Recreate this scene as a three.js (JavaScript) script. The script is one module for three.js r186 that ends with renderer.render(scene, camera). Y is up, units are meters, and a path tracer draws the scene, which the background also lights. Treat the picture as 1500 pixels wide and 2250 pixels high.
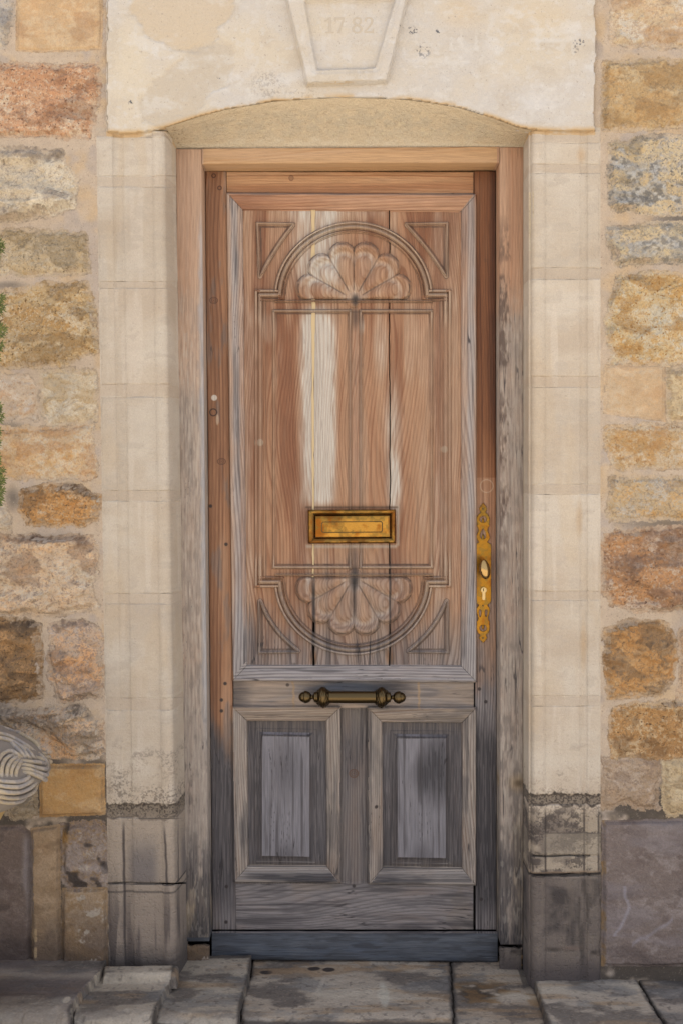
import * as THREE from 'three';
import { mergeGeometries } from 'three/addons/utils/BufferGeometryUtils.js';
import { FontLoader } from 'three/addons/loaders/FontLoader.js';
import { TextGeometry } from 'three/addons/geometries/TextGeometry.js';

// ---------------------------------------------------------------- camera, sky, sun, exposure
const DIST = 3, FOC = 2400, HOR = 1040, EYE = ((2118 - HOR) / FOC) * (DIST + 0.13);
const scene = new THREE.Scene();
const camera = new THREE.PerspectiveCamera((2 * Math.atan(1125 / FOC) * 180) / Math.PI, 1500 / 2250, 0.05, 600);
camera.position.set(0, EYE, DIST);
camera.lookAt(0, EYE, 0);
camera.setViewOffset(1500, 2250, 0, 1125 - HOR, 1500, 2250);

const renderer = new THREE.WebGLRenderer({ antialias: true });
renderer.setSize(682, 1024);
renderer.toneMapping = THREE.LinearToneMapping;
renderer.toneMappingExposure = 2.42;
renderer.shadowMap.enabled = true;

{ // hazy bright sky, a little brighter and warmer low down
  const w = 256, h = 128, d = new Float32Array(w * h * 4);
  for (let j = 0; j < h; j++) {
    const up = ((j + 0.5) / h - 0.5) * Math.PI, s = Math.max(0, Math.sin(up));
    for (let i = 0; i < w; i++) {
      const o = (j * w + i) * 4, k = 1 - 0.25 * s;
      d[o] = 0.90 * k; d[o + 1] = (0.97 + 0.01 * s) * k; d[o + 2] = (1.13 + 0.05 * s) * k; d[o + 3] = 1;
      if (up < 0) { d[o] = 0.45; d[o + 1] = 0.40; d[o + 2] = 0.33; }
    }
  }
  const sky = new THREE.DataTexture(d, w, h, THREE.RGBAFormat, THREE.FloatType);
  sky.mapping = THREE.EquirectangularReflectionMapping;
  sky.minFilter = sky.magFilter = THREE.LinearFilter;
  sky.needsUpdate = true;
  scene.background = sky;
  scene.environment = sky;
  scene.environmentIntensity = scene.backgroundIntensity = 0.62;
}
const sun = new THREE.DirectionalLight(new THREE.Color().setRGB(1, 0.97, 0.92), 5);
sun.name = 'sun';
sun.position.set(-1.4, 10, -2.4);
sun.target.position.set(0, 0, 0);
sun.castShadow = true;
sun.shadow.mapSize.set(2048, 2048);
sun.shadow.camera.left = -9; sun.shadow.camera.right = 9; sun.shadow.camera.top = 9; sun.shadow.camera.bottom = -9;
sun.shadow.camera.near = 0.5; sun.shadow.camera.far = 30;
scene.add(sun, sun.target);

// ---------------------------------------------------------------- numbers, noise, colour
const clamp = (x, a = 0, b = 1) => (x < a ? a : x > b ? b : x);
const mix = (a, b, t) => a + (b - a) * t;
const sst = (a, b, x) => { const t = clamp((x - a) / (b - a)); return t * t * (3 - 2 * t); };
function rngOf(seed) { let s = seed >>> 0; return () => { s = (s + 0x6d2b79f5) | 0; let t = Math.imul(s ^ (s >>> 15), 1 | s); t = (t + Math.imul(t ^ (t >>> 7), 61 | t)) ^ t; return ((t ^ (t >>> 14)) >>> 0) / 4294967296; }; }
const NT = 256, table = new Float32Array(NT * NT);
{ const r = rngOf(71); for (let i = 0; i < table.length; i++) table[i] = r() * 2 - 1; }
function vn(x, y) { // smooth value noise, -1..1
  const ix = Math.floor(x), iy = Math.floor(y), fx = x - ix, fy = y - iy;
  const u = fx * fx * (3 - 2 * fx), v = fy * fy * (3 - 2 * fy);
  const a = ix & 255, b = (ix + 1) & 255, c = (iy & 255) << 8, d = ((iy + 1) & 255) << 8;
  const p = table[a + c], q = table[b + c], r = table[a + d], s = table[b + d];
  return p + (q - p) * u + (r - p + (p - q - r + s) * u) * v;
}
function fbm(x, y, n = 4) { let s = 0, a = 0.5; for (let i = 0; i < n; i++) { s += a * vn(x, y); x = x * 2.03 + 17.3; y = y * 2.03 + 5.7; a *= 0.5; } return s; }
function ridge(x, y, n = 4) { let s = 0, a = 0.5; for (let i = 0; i < n; i++) { s += a * (1 - 2 * Math.abs(vn(x, y))); x = x * 2.07 + 9.1; y = y * 2.07 + 31.7; a *= 0.5; } return s; }
const spot = (x, y, cx, cy, rx, ry) => { const q = ((x - cx) / rx) ** 2 + ((y - cy) / ry) ** 2; return q >= 1 ? 0 : (1 - q) * (1 - q); };
const blur = (x, a, b, soft) => sst(a - soft, a + soft, x) * (1 - sst(b - soft, b + soft, x)); // soft interval
const KA = 0.62; // surface colours are written as sRGB and brought to real reflectances by this factor
const dec = (c) => (c <= 0.04045 ? c / 12.92 : ((c + 0.055) / 1.055) ** 2.4), enc = (c) => (c <= 0.0031308 ? c * 12.92 : 1.055 * c ** (1 / 2.4) - 0.055);
const LUT = new Uint8Array(256 * 4);
for (let i = 0; i < 1024; i++) LUT[i] = Math.round(255 * enc(dec(i / 1023) * KA));
const lin = (r, g, b, k = KA) => new THREE.Color().setRGB(dec(r / 255) * k, dec(g / 255) * k, dec(b / 255) * k);
const C = [0, 0, 0]; // the colour being painted
const put = (c) => { C[0] = c[0]; C[1] = c[1]; C[2] = c[2]; };
const over = (c, t) => { if (t > 0) { if (t > 1) t = 1; C[0] += (c[0] - C[0]) * t; C[1] += (c[1] - C[1]) * t; C[2] += (c[2] - C[2]) * t; } };
const gain = (k) => { C[0] *= k; C[1] *= k; C[2] *= k; };

// Drawing units: 800 to the metre on the wall face (z = 0), x to the right from the left edge, y down. W turns them into metres at depth z.
const W = (u, v, z) => [((u - 750) / FOC) * (DIST - z), EYE - ((v - HOR) / FOC) * (DIST - z), z];
const U0 = (x) => 750 + x * 800, V0 = (y) => HOR - (y - EYE) * 800;

function paint(w, h, box, fn, mirrored) { // colour and relief textures of a surface, in drawing units
  const rgb = new Uint8Array(w * h * 4), bump = new Uint8Array(w * h);
  for (let j = 0; j < h; j++) {
    const v = box[1] + box[3] * (1 - (j + 0.5) / h);
    for (let i = 0; i < w; i++) {
      const b = fn(box[0] + (box[2] * (i + 0.5)) / w, v), o = j * w + i;
      for (let c = 0; c < 3; c++) rgb[o * 4 + c] = LUT[Math.round(clamp(C[c], 0, 255) * 1023 / 255)];
      rgb[o * 4 + 3] = 255;
      bump[o] = Math.round(clamp(b) * 255);
    }
  }
  const map = new THREE.DataTexture(rgb, w, h, THREE.RGBAFormat), bm = new THREE.DataTexture(bump, w, h, THREE.RedFormat);
  map.colorSpace = THREE.SRGBColorSpace;
  for (const t of [map, bm]) {
    t.magFilter = THREE.LinearFilter; t.minFilter = THREE.LinearMipmapLinearFilter; t.generateMipmaps = true;
    t.wrapS = t.wrapT = mirrored ? THREE.MirroredRepeatWrapping : THREE.ClampToEdgeWrapping;
    t.needsUpdate = true;
  }
  return { map, bump: bm, box };
}

// ---------------------------------------------------------------- building helpers
const taken = new Map();
function numbered(name) { const n = taken.get(name) ?? 0; taken.set(name, n + 1); return n ? `${name}_${String(n).padStart(3, '0')}` : name; }
function thing(name, label, category) { const o = new THREE.Group(); o.name = numbered(name); o.userData = { label, category }; scene.add(o); return o; }
function part(name, geo, mat, parent) {
  const m = new THREE.Mesh(geo, mat); m.name = name; m.castShadow = m.receiveShadow = true; parent.add(m); return m;
}
function geometry(pos, idx) {
  const g = new THREE.BufferGeometry();
  g.setAttribute('position', new THREE.BufferAttribute(Float32Array.from(pos), 3));
  g.setIndex(idx); g.computeVertexNormals();
  return g;
}
function grid(nu, nv, fn) { // fn(i / nu, j / nv) gives a point; u runs right, v runs down, front towards +z
  const pos = [], idx = [];
  for (let j = 0; j <= nv; j++) for (let i = 0; i <= nu; i++) pos.push(...fn(i / nu, j / nv));
  for (let j = 0; j < nv; j++) for (let i = 0; i < nu; i++) { const a = j * (nu + 1) + i, b = a + nu + 1; idx.push(a, b, a + 1, a + 1, b, b + 1); }
  return geometry(pos, idx);
}
// texture position from where a surface stands in its own plane z = zr (in metres of that plane), sides unrolled along their depth
function mapped(geo, tex, zr) {
  const p = geo.attributes.position, n = geo.attributes.normal, uv = new Float32Array(p.count * 2), [bx, by, bw, bh] = tex.box, k = FOC / (DIST - zr);
  for (let i = 0; i < p.count; i++) {
    let u = 750 + p.getX(i) * k, v = HOR - (p.getY(i) - EYE) * k;
    const side = (p.getZ(i) - zr) * k;
    if (Math.abs(n.getX(i)) > 0.8) u += Math.sign(n.getX(i)) * side; else if (Math.abs(n.getY(i)) > 0.8) v -= Math.sign(n.getY(i)) * side;
    uv[i * 2] = (u - bx) / bw; uv[i * 2 + 1] = 1 - (v - by) / bh;
  }
  geo.setAttribute('uv', new THREE.BufferAttribute(uv, 2));
  return geo;
}
function soup(tris) { // flat-shaded triangles from a list of points
  const g = new THREE.BufferGeometry(); g.setAttribute('position', new THREE.BufferAttribute(Float32Array.from(tris.flat()), 3)); g.computeVertexNormals(); return g;
}
function sdPoly(poly, x, y) { // distance to a polygon's edge, positive inside
  let best = 1e9, inside = false;
  for (let i = 0, j = poly.length - 1; i < poly.length; j = i++) {
    const [ax, ay] = poly[j], [bx, by] = poly[i], ex = bx - ax, ey = by - ay, wx = x - ax, wy = y - ay;
    const t = clamp((wx * ex + wy * ey) / (ex * ex + ey * ey || 1)), dx = wx - ex * t, dy = wy - ey * t;
    best = Math.min(best, dx * dx + dy * dy);
    if (ay > y !== by > y && x < ((bx - ax) * (y - ay)) / (by - ay) + ax) inside = !inside;
  }
  return Math.sqrt(best) * (inside ? 1 : -1);
}
const boxOf = (poly) => [Math.min(...poly.map((p) => p[0])), Math.min(...poly.map((p) => p[1])), Math.max(...poly.map((p) => p[0])), Math.max(...poly.map((p) => p[1]))];
// A block whose face is a relief: dist(u, v) > 0 inside its outline, height(u, v, d) in metres, point(u, v, h) sets it in space.
function relief(box, step, dist, height, point, low) {
  const nu = Math.ceil((box[2] - box[0]) / step), nv = Math.ceil((box[3] - box[1]) / step), id = new Int32Array((nu + 1) * (nv + 1)).fill(-1), pos = [], idx = [], ds = new Float32Array(id.length);
  for (let j = 0; j <= nv; j++) for (let i = 0; i <= nu; i++) ds[j * (nu + 1) + i] = dist(box[0] + i * step, box[1] + j * step);
  const at = (k) => {
    if (id[k] < 0) {
      const i = k % (nu + 1), j = (k - i) / (nu + 1), d = ds[k];
      let u = box[0] + i * step, v = box[1] + j * step;
      if (d <= 0 && d > -2 * step) { // draw the foot of the edge in to the true outline
        const e = step * .3, gx = (dist(u + e, v) - dist(u - e, v)) / (2 * e), gy = (dist(u, v + e) - dist(u, v - e)) / (2 * e), g2 = gx * gx + gy * gy;
        if (g2 > .2) { const q = clamp(-d / g2, 0, 1.3 * step); u += gx * q; v += gy * q; }
      }
      id[k] = pos.length / 3;
      pos.push(...point(u, v, d <= 0 ? low : height(u, v, d)));
    }
    return id[k];
  };
  for (let j = 0; j < nv; j++) for (let i = 0; i < nu; i++) {
    const a = j * (nu + 1) + i, b = a + nu + 1;
    if (Math.max(ds[a], ds[a + 1], ds[b], ds[b + 1]) <= 0) continue;
    idx.push(at(a), at(b), at(a + 1), at(a + 1), at(b), at(b + 1));
  }
  return geometry(pos, idx);
}

// ---------------------------------------------------------------- the stones of the rubble wall (outlines in drawing units)
// tones: ground colour, second colour, patches, flecks; kind: rough = how far it stands out and how broken its face is
const ST = [];
const stone = (poly, tones, o = {}) => ST.push({ poly, box: boxOf(poly), tones: tones.map((c, k) => c.map((x, i) => (k < 3 ? mix(x, [216, 194, 164][i], .16) : x))), seed: ST.length * 13.7 + 3, ...o });
const E = -110, F = 1612;
stone([[E, -70], [24, -70], [26, 38], [14, 106], [-40, 112], [E, 108]], [[196, 187, 178], [182, 176, 172], [206, 190, 168], [120, 112, 104]], { out: .008, amp: .006 });
stone([[38, -70], [224, -70], [226, 60], [222, 108], [90, 114], [36, 110]], [[212, 174, 128], [205, 164, 116], [214, 186, 148], [150, 105, 70]], { out: .006, amp: .003, flat: 1 });
stone([[E, 148], [30, 140], [130, 145], [215, 138], [221, 200], [211, 245], [196, 302], [110, 298], [60, 296], [E, 303]], [[208, 158, 118], [196, 138, 96], [222, 200, 172], [112, 76, 54]], { out: .010, amp: .006, speck: 1.5 });
stone([[E, 332], [55, 325], [132, 331], [146, 362], [168, 388], [163, 455], [104, 470], [42, 486], [E, 492]], [[222, 203, 174], [206, 186, 156], [228, 214, 190], [128, 112, 98]], { out: .026, amp: .016, top: 1 });
stone([[E, 508], [100, 505], [188, 519], [199, 596], [100, 603], [E, 600]], [[200, 176, 138], [184, 156, 112], [214, 196, 168], [110, 92, 66]], { out: .012, amp: .010, speck: 1.2 });
stone([[E, 636], [30, 640], [96, 622], [190, 625], [206, 662], [212, 770], [148, 800], [22, 806], [E, 792]], [[204, 172, 122], [178, 134, 76], [216, 198, 168], [118, 88, 52]], { out: .015, amp: .012, speck: 1.6 });
stone([[E, 818], [0, 820], [60, 829], [83, 850], [81, 921], [0, 917], [E, 921]], [[210, 190, 168], [204, 176, 144], [216, 200, 182], [176, 128, 84]], { out: .008, amp: .006 });
stone([[90, 816], [205, 812], [212, 832], [213, 922], [110, 931], [91, 910]], [[210, 192, 164], [200, 178, 144], [218, 206, 186], [162, 130, 84]], { out: .011, amp: .008 });
stone([[E, 948], [40, 941], [120, 938], [204, 935], [211, 1040], [190, 1052], [95, 1051], [E, 1046]], [[206, 172, 130], [210, 164, 106], [214, 196, 170], [170, 120, 76]], { out: .007, amp: .005 });
stone([[E, 1132], [14, 1108], [23, 1150], [20, 1164], [E, 1166]], [[206, 188, 164], [198, 170, 138], [216, 200, 178], [140, 116, 90]], { out: .010, amp: .006 });
stone([[48, 1076], [112, 1065], [180, 1070], [219, 1092], [216, 1141], [180, 1156], [62, 1151], [44, 1120]], [[202, 146, 82], [184, 120, 54], [208, 180, 146], [96, 70, 46]], { out: .018, amp: .014, speck: 1.2, top: 1 });
stone([[E, 1182], [60, 1178], [195, 1180], [211, 1202], [215, 1240], [204, 1288], [213, 1330], [190, 1346], [100, 1351], [E, 1346]], [[216, 186, 152], [226, 178, 130], [214, 198, 176], [120, 92, 72]], { out: .018, amp: .014, top: 1 });
stone([[E, 1364], [30, 1358], [86, 1373], [93, 1430], [91, 1530], [40, 1541], [E, 1542]], [[162, 116, 66], [116, 88, 58], [198, 146, 90], [70, 56, 44]], { out: .016, amp: .014, speck: 1.3, top: 1 });
stone([[115, 1371], [186, 1361], [222, 1386], [223, 1480], [219, 1531], [130, 1541], [108, 1480]], [[200, 170, 142], [222, 164, 110], [184, 172, 164], [116, 96, 84]], { out: .018, amp: .015, top: 1 });
stone([[E, 1558], [15, 1560], [100, 1558], [182, 1552], [226, 1590], [229, 1650], [213, 1666], [110, 1661], [60, 1642], [E, 1632]], [[204, 182, 154], [214, 160, 108], [190, 178, 166], [96, 80, 66]], { out: .019, amp: .016, top: 1 });
stone([[89, 1681], [229, 1679], [231, 1789], [89, 1795]], [[192, 144, 82], [178, 128, 66], [196, 160, 112], [140, 100, 60]], { out: .016, amp: .003, flat: 1 });
stone([[E, 1690], [20, 1760], [74, 1745], [79, 1789], [30, 1798], [10, 1780], [E, 1796]], [[166, 148, 122], [150, 126, 92], [176, 160, 138], [80, 68, 56]], { out: .014, amp: .010 });
stone([[E, 1815], [46, 1814], [66, 1830], [68, 2150], [E, 2150]], [[112, 93, 83], [98, 80, 73], [130, 112, 103], [66, 54, 48]], { out: .012, amp: .004, flat: 1 });
stone([[69, 1822], [131, 1813], [134, 2150], [72, 2150]], [[164, 134, 100], [144, 114, 82], [178, 150, 118], [90, 70, 50]], { out: .016, amp: .003, flat: 1 });
stone([[136, 1811], [231, 1808], [236, 1944], [150, 1950], [138, 1930]], [[134, 114, 101], [104, 84, 74], [158, 142, 130], [156, 114, 56]], { out: .012, amp: .007 });
stone([[138, 1953], [235, 1950], [237, 2150], [137, 2150]], [[154, 121, 82], [132, 101, 66], [168, 144, 118], [92, 72, 50]], { out: .014, amp: .003, flat: 1 });
// right of the door
stone([[1341, -70], [F, -70], [F, 104], [1400, 100], [1343, 98]], [[216, 190, 152], [206, 172, 132], [218, 206, 188], [164, 126, 90]], { out: .009, amp: .007 });
stone([[1325, 142], [1350, 136], [1420, 135], [F, 122], [F, 280], [1325, 284]], [[196, 160, 108], [184, 142, 88], [206, 182, 142], [136, 106, 70]], { out: .013, amp: .006 });
stone([[1337, 316], [1385, 311], [1424, 300], [F, 298], [F, 468], [1430, 470], [1345, 456], [1334, 398]], [[218, 196, 158], [204, 176, 130], [186, 178, 168], [104, 98, 90]], { out: .022, amp: .015, speck: 1.3, lichen: 1 });
stone([[1334, 500], [1400, 496], [1450, 489], [F, 500], [F, 570], [1352, 582], [1341, 545]], [[216, 194, 154], [208, 180, 136], [180, 174, 166], [112, 104, 92]], { out: .018, amp: .012, lichen: .8 });
stone([[1355, 606], [1430, 600], [F, 605], [F, 795], [1345, 797], [1331, 700], [1344, 650]], [[212, 186, 140], [196, 152, 88], [212, 200, 176], [150, 104, 50]], { out: .016, amp: .012, speck: 1.6 });
stone([[1328, 801], [1459, 801], [1461, 926], [1325, 908]], [[206, 172, 130], [204, 164, 118], [206, 182, 150], [170, 130, 90]], { out: .004, amp: .003, flat: 1 });
stone([[1467, 812], [F, 812], [F, 922], [1467, 923]], [[206, 180, 136], [198, 168, 124], [212, 192, 156], [150, 120, 84]], { out: .012, amp: .005 });
stone([[1330, 936], [F, 931], [F, 1022], [1340, 1030]], [[198, 164, 116], [188, 142, 84], [206, 188, 162], [160, 116, 70]], { out: .006, amp: .006, speck: 1.1 });
stone([[1340, 1051], [1420, 1049], [F, 1045], [F, 1141], [1345, 1142], [1334, 1122]], [[200, 172, 130], [192, 140, 74], [192, 182, 168], [130, 106, 80]], { out: .012, amp: .008 });
stone([[1325, 1172], [1480, 1160], [F, 1166], [F, 1336], [1400, 1341], [1346, 1331], [1321, 1300]], [[194, 136, 84], [152, 112, 82], [200, 178, 156], [116, 84, 62]], { out: .020, amp: .015, speck: 1.5, top: .5 });
stone([[1328, 1380], [1380, 1366], [1422, 1362], [1466, 1373], [1484, 1420], [1478, 1490], [1446, 1526], [1340, 1531], [1326, 1450]], [[200, 146, 84], [176, 118, 56], [206, 166, 116], [96, 80, 66]], { out: .022, amp: .017, top: .6 });
stone([[1492, 1384], [F, 1380], [F, 1532], [1490, 1530], [1496, 1450]], [[200, 162, 126], [190, 148, 106], [206, 178, 148], [140, 106, 80]], { out: .012, amp: .007 });
stone([[1345, 1552], [1500, 1542], [F, 1540], [F, 1652], [1490, 1664], [1350, 1661], [1336, 1620]], [[186, 134, 74], [160, 112, 60], [206, 178, 138], [104, 76, 48]], { out: .016, amp: .011, speck: 1.7 });
stone([[1324, 1669], [1446, 1665], [1442, 1774], [1400, 1781], [1378, 1764], [1350, 1774], [1323, 1776]], [[172, 146, 120], [160, 132, 104], [184, 164, 144], [120, 96, 78]], { out: .010, amp: .005 });
stone([[1457, 1672], [F, 1670], [F, 1790], [1472, 1789], [1457, 1766]], [[202, 176, 134], [190, 164, 124], [208, 188, 152], [130, 110, 84]], { out: .016, amp: .007 });
stone([[1323, 1804], [1500, 1802], [1760, 1800], [1760, 2122], [1321, 2122]], [[114, 99, 94], [97, 82, 78], [138, 126, 123], [68, 57, 54]], { out: .013, amp: .006, flat: 1, slab: 1 });
const SHOWN = ST.length;
{ // the wall goes on either side of the picture
  const r = rngOf(5), rows = [-70, 108, 142, 290, 320, 480, 505, 600, 630, 800, 818, 922, 940, 1050, 1070, 1165, 1180, 1346, 1362, 1540, 1558, 1650, 1672, 1795, 1812, 2150];
  for (const [a, b] of [[-260, E - 8], [F + 8, 1760]]) for (let k = 0; k < rows.length; k += 2) {
    if (b > 1600 && k === rows.length - 2) continue;
    const t = ST[(Math.floor(r() * 15) + (b > 0 ? 21 : 0))], j = () => (r() - 0.5) * 9, y0 = rows[k] + 4, y1 = rows[k + 1] - 4;
    const dark = k === rows.length - 2;
    stone([[a, y0 + j()], [(a + b) / 2, y0 + j()], [b + j() / 2, y0 + j()], [b + j() / 2, y1 + j()], [(a + b) / 2, y1 + j()], [a, y1 + j()]], dark ? ST[17].tones : t.tones, { out: .014, amp: .009 });
  }
}
const edgeNoise = (s, u, v) => (s.flat ? 1.2 : 5) * vn(u * .045 + s.seed, v * .045) + (s.flat ? .8 : 3) * vn(u * .16, v * .16 + s.seed) + (s.flat ? .3 : 1.6) * vn(u * .4, v * .4);
const inStone = (s, u, v) => sdPoly(s.poly, u, v) + (s.flat ? 0 : 3.5) + edgeNoise(s, u, v);
function stoneHeight(s, u, v, d) {
  const e = sst(0, s.flat ? 7 : 16, d), x = u * .012 + s.seed, y = v * .016 + s.seed * 1.7;
  let h = fbm(x + .6 * vn(y * 2, x), y, 5) * 1.1;
  if (!s.flat) { // broken face: ledges that step back
    const q = (h + .5) * 4 + .35 * vn(u * .05, v * .02), st = Math.floor(q), f = q - st;
    h = mix(h, (st + sst(.55, 1, f)) / 4 - .5, .62) + .10 * ridge(u * .045, v * .055 + s.seed, 3) - .05 + .16 * fbm(u * .085 + s.seed, v * .10, 3);
  }
  return e * (s.out * .75 + s.amp * h * (s.flat ? 1 : 2.2)) - .006 * (1 - e);
}
const MORTAR = -.0015;

// ---------------------------------------------------------------- painting the wall
const leanL = (v) => (v - 330) * .0143, leanOut = (v) => (v - 300) * .0155; // the left jamb is out of plumb
const jointsL = [[290, 300], [388, 410], [620, 632], [845, 872], [1079, 1100], [1305, 1326], [1535, 1560], [1769, 1797]];
const jointsR = [[290, 313], [362, 380], [590, 613], [828, 850], [1065, 1085], [1300, 1318], [1530, 1550], [1746, 1768]];
const speck = (u, v, f, cut, s = 0) => sst(cut, cut + .22, vn(u * f + s, v * f) * .7 + vn(u * f * 2.3, v * f * 2.3 + s) * .5);
const archV = (u) => { // the arch's front edge
  const A = [[236, 293], [268, 296], [300, 296], [335, 289], [368, 282], [430, 262], [500, 243], [600, 226], [690, 220], [755, 218], [830, 219], [900, 223], [1000, 238], [1080, 262], [1130, 281], [1160, 288], [1200, 291], [1306, 290]];
  for (let i = 1; i < A.length; i++) if (u <= A[i][0]) return mix(A[i - 1][1], A[i][1], clamp((u - A[i - 1][0]) / (A[i][0] - A[i - 1][0])));
  return 290;
};
function paintMortar(u, v) {
  const n = fbm(u * .013, v * .013, 4), left = u < 750;
  put([201, 179, 154]); over([206, 176, 138], sst(0, .35, n) * .8); over([186, 169, 153], sst(.05, .4, fbm(u * .02 + 40, v * .02, 3)) * .8);
  const low = left ? sst(1560, 1700, v + 60 * n + (120 - u) * .3) : sst(1640, 1790, v + 60 * n);
  over([78, 68, 58], low * .9 * sst(-.5, .2, fbm(u * .03, v * .03, 3) + .25));
  if (!left) over([104, 92, 80], .7 * spot(u, v, 1470, 1150, 150, 26));
  if (!left) over([96, 88, 80], .7 * spot(u, v, 1490, 480, 90, 40));
  if (left) over([118, 106, 94], .8 * spot(u, v, 0, 940, 90, 20) + .8 * spot(u, v, 28, 1095, 26, 40) + .7 * spot(u, v, 20, 627, 60, 14));
  over([112, 96, 80], speck(u, v, .35, .66) * .6); over([214, 196, 172], speck(u, v, .3, .6, 9) * .4);
  gain(1 + .05 * vn(u * .9, v * .9) + .035 * vn(u * 1.9, v * 1.9) + .05 * fbm(u * .06, v * .06, 3));
  return .5 + .12 * fbm(u * .12, v * .12, 3) + .07 * vn(u * .7, v * .7);
}
function paintStone(s, u, v, d) {
  const [a, b, c, f] = s.tones, w = 18 * fbm(u * .02 + s.seed, v * .02, 3), x = u + w, y = v + w * .7;
  const n1 = fbm(x * .011 + s.seed, y * .017, 5), n2 = fbm(x * .018 + 50, y * .024 + s.seed, 5), n3 = fbm(x * .05, y * .06 + s.seed, 4);
  const hf = fbm(u * .10 + s.seed, v * .12, 4), ff = fbm(u * .33, v * .36 + s.seed, 3);
  put(a); over(b, sst(-.2, .42, n1 + .5 * n3 + .45 * hf)); over(c, sst(-.02, .40, n2 + .5 * n3 + .5 * hf) * .85);
  over(c, sst(.04, .3, ff + .4 * hf) * .36); over(b, sst(.06, .34, -ff + .5 * n3) * .4); over(f, sst(.18, .38, ff - .6 * hf + .3 * n3) * .4 * (s.flat ? .4 : 1));
  const sp = s.speck ?? .6;
  over(c, speck(u, v, .17, .34, s.seed) * .42 * sp); over(b, speck(u, v, .21, .34, s.seed + 9) * .4 * sp);
  over(f, speck(u, v, .22, .58, s.seed + 4) * .6 * sp * (s.flat ? .4 : 1));
  over(f, sst(.12, .3, fbm(x * .016 + 9, y * .03 + s.seed, 4) + .2 * n3) * (s.flat ? .25 : .35));
  if (s.lichen) { const k = s.lichen * sst(.02, .2, fbm(x * .012 + 2, y * .016 + 8, 4) + .25 * n3 + (u - 1440) * .0014); over([164, 159, 152], k * .7); over(f, .6 * k * sst(-.05, .4, .5 * ff + hf + .6 * n3)); over([208, 203, 194], .5 * k * sst(.0, .4, -hf + .4 * n3)); }
  if (s.top) over(f, .75 * s.top * (1 - sst(2, 30, v - s.box[1] + 26 * n3)) * sst(-.3, .1, n2)); // fleck colour gathers along the upper edge
  if (s.slab) {
    over([132, 120, 118], .55 * sst(.05, .3, fbm(u * .006, v * .02 + 3, 4))); over([80, 66, 62], .6 * sst(.1, .35, fbm(u * .008 + 8, v * .013, 4)));
    const l1 = Math.abs(u - (1368 + .28 * (v - 1950) + (v > 1990 ? -.75 * (v - 1990) : 0) + 3 * vn(v * .06, 1))), l2 = Math.abs(v - 2040 + (u - 1440) * .62 + 4 * vn(u * .05, 2));
    if (v > 1945 && v < 2055) over([158, 150, 154], (1 - sst(0, 7, l1)) * .7);
    if (u > 1385 && u < 1475) over([150, 142, 146], (1 - sst(0, 9, l2)) * .6);
    over([150, 112, 60], .6 * (1 - sst(0, 7, u - 1324)) * sst(-.1, .2, n2)); over([134, 122, 118], .7 * (1 - sst(8, 34, v - 1803 + 14 * n3)) * sst(1380, 1420, u));
  }
  if (v > 1808 && u < 240) { // grimy plinth slabs, with shading towards the foot painted in
    over([66, 54, 50], .5 * sst(1980, 2110, v + 60 * n2)); over([50, 42, 38], .7 * speck(u, v, .03, .12, 4) * sst(136, 150, u) * sst(0, 1, 1950 - v));
    if (u > 138 && v < 1950) { over([160, 114, 50], .9 * spot(u, v, 143, 1845, 16, 34)); over([172, 158, 150], .5 * sst(.1, .3, fbm(u * .03, v * .03, 3))); }
    over([178, 166, 150], .85 * sst(.25, .7, spot(u, v, 182, 1973, 17, 15) + spot(u, v, 205, 2004, 20, 12) + spot(u, v, 194, 2044, 9, 8) + .9 * n3 + .3 * vn(u * .25, v * .25)) * sst(165, 175, u));
    if (u < 84) over([186, 158, 120], sst(.25, .5, spot(u, v, 80, 2052, 14, 24) + spot(u, v, 80, 2090, 12, 18) + .2 * n3));
    if (u < 72) over([150, 138, 134], .75 * sst(-6, 6, u - 52 - 10 * vn(v * .012, 3)) * sst(1825, 1850, v) * (1 - sst(1960, 2080, v)));
  }
  if (v < 1800) over([203, 181, 155], (1 - sst(0, 12, d + 16 * hf + 6 * ff)) * (s.flat ? .3 : .7) * (1 - .8 * sst(1560, 1700, v)));
  over([104, 88, 72], (1 - sst(-1, 4, d)) * .28 * sst(-.2, .2, hf));
  gain(1 + .05 * vn(u * .8, v * .8 + s.seed) + .045 * vn(u * 1.7, v * 1.7) + .09 * n3);
  const pit = speck(u, v, .2, .5, s.seed + 4);
  return .5 + (s.flat ? .12 : .3) * n3 + (s.flat ? .1 : .22) * vn(u * .22, v * .22) + .08 * vn(u * .7, v * .7) - .3 * pit * (s.flat ? .3 : 1);
}
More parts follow.
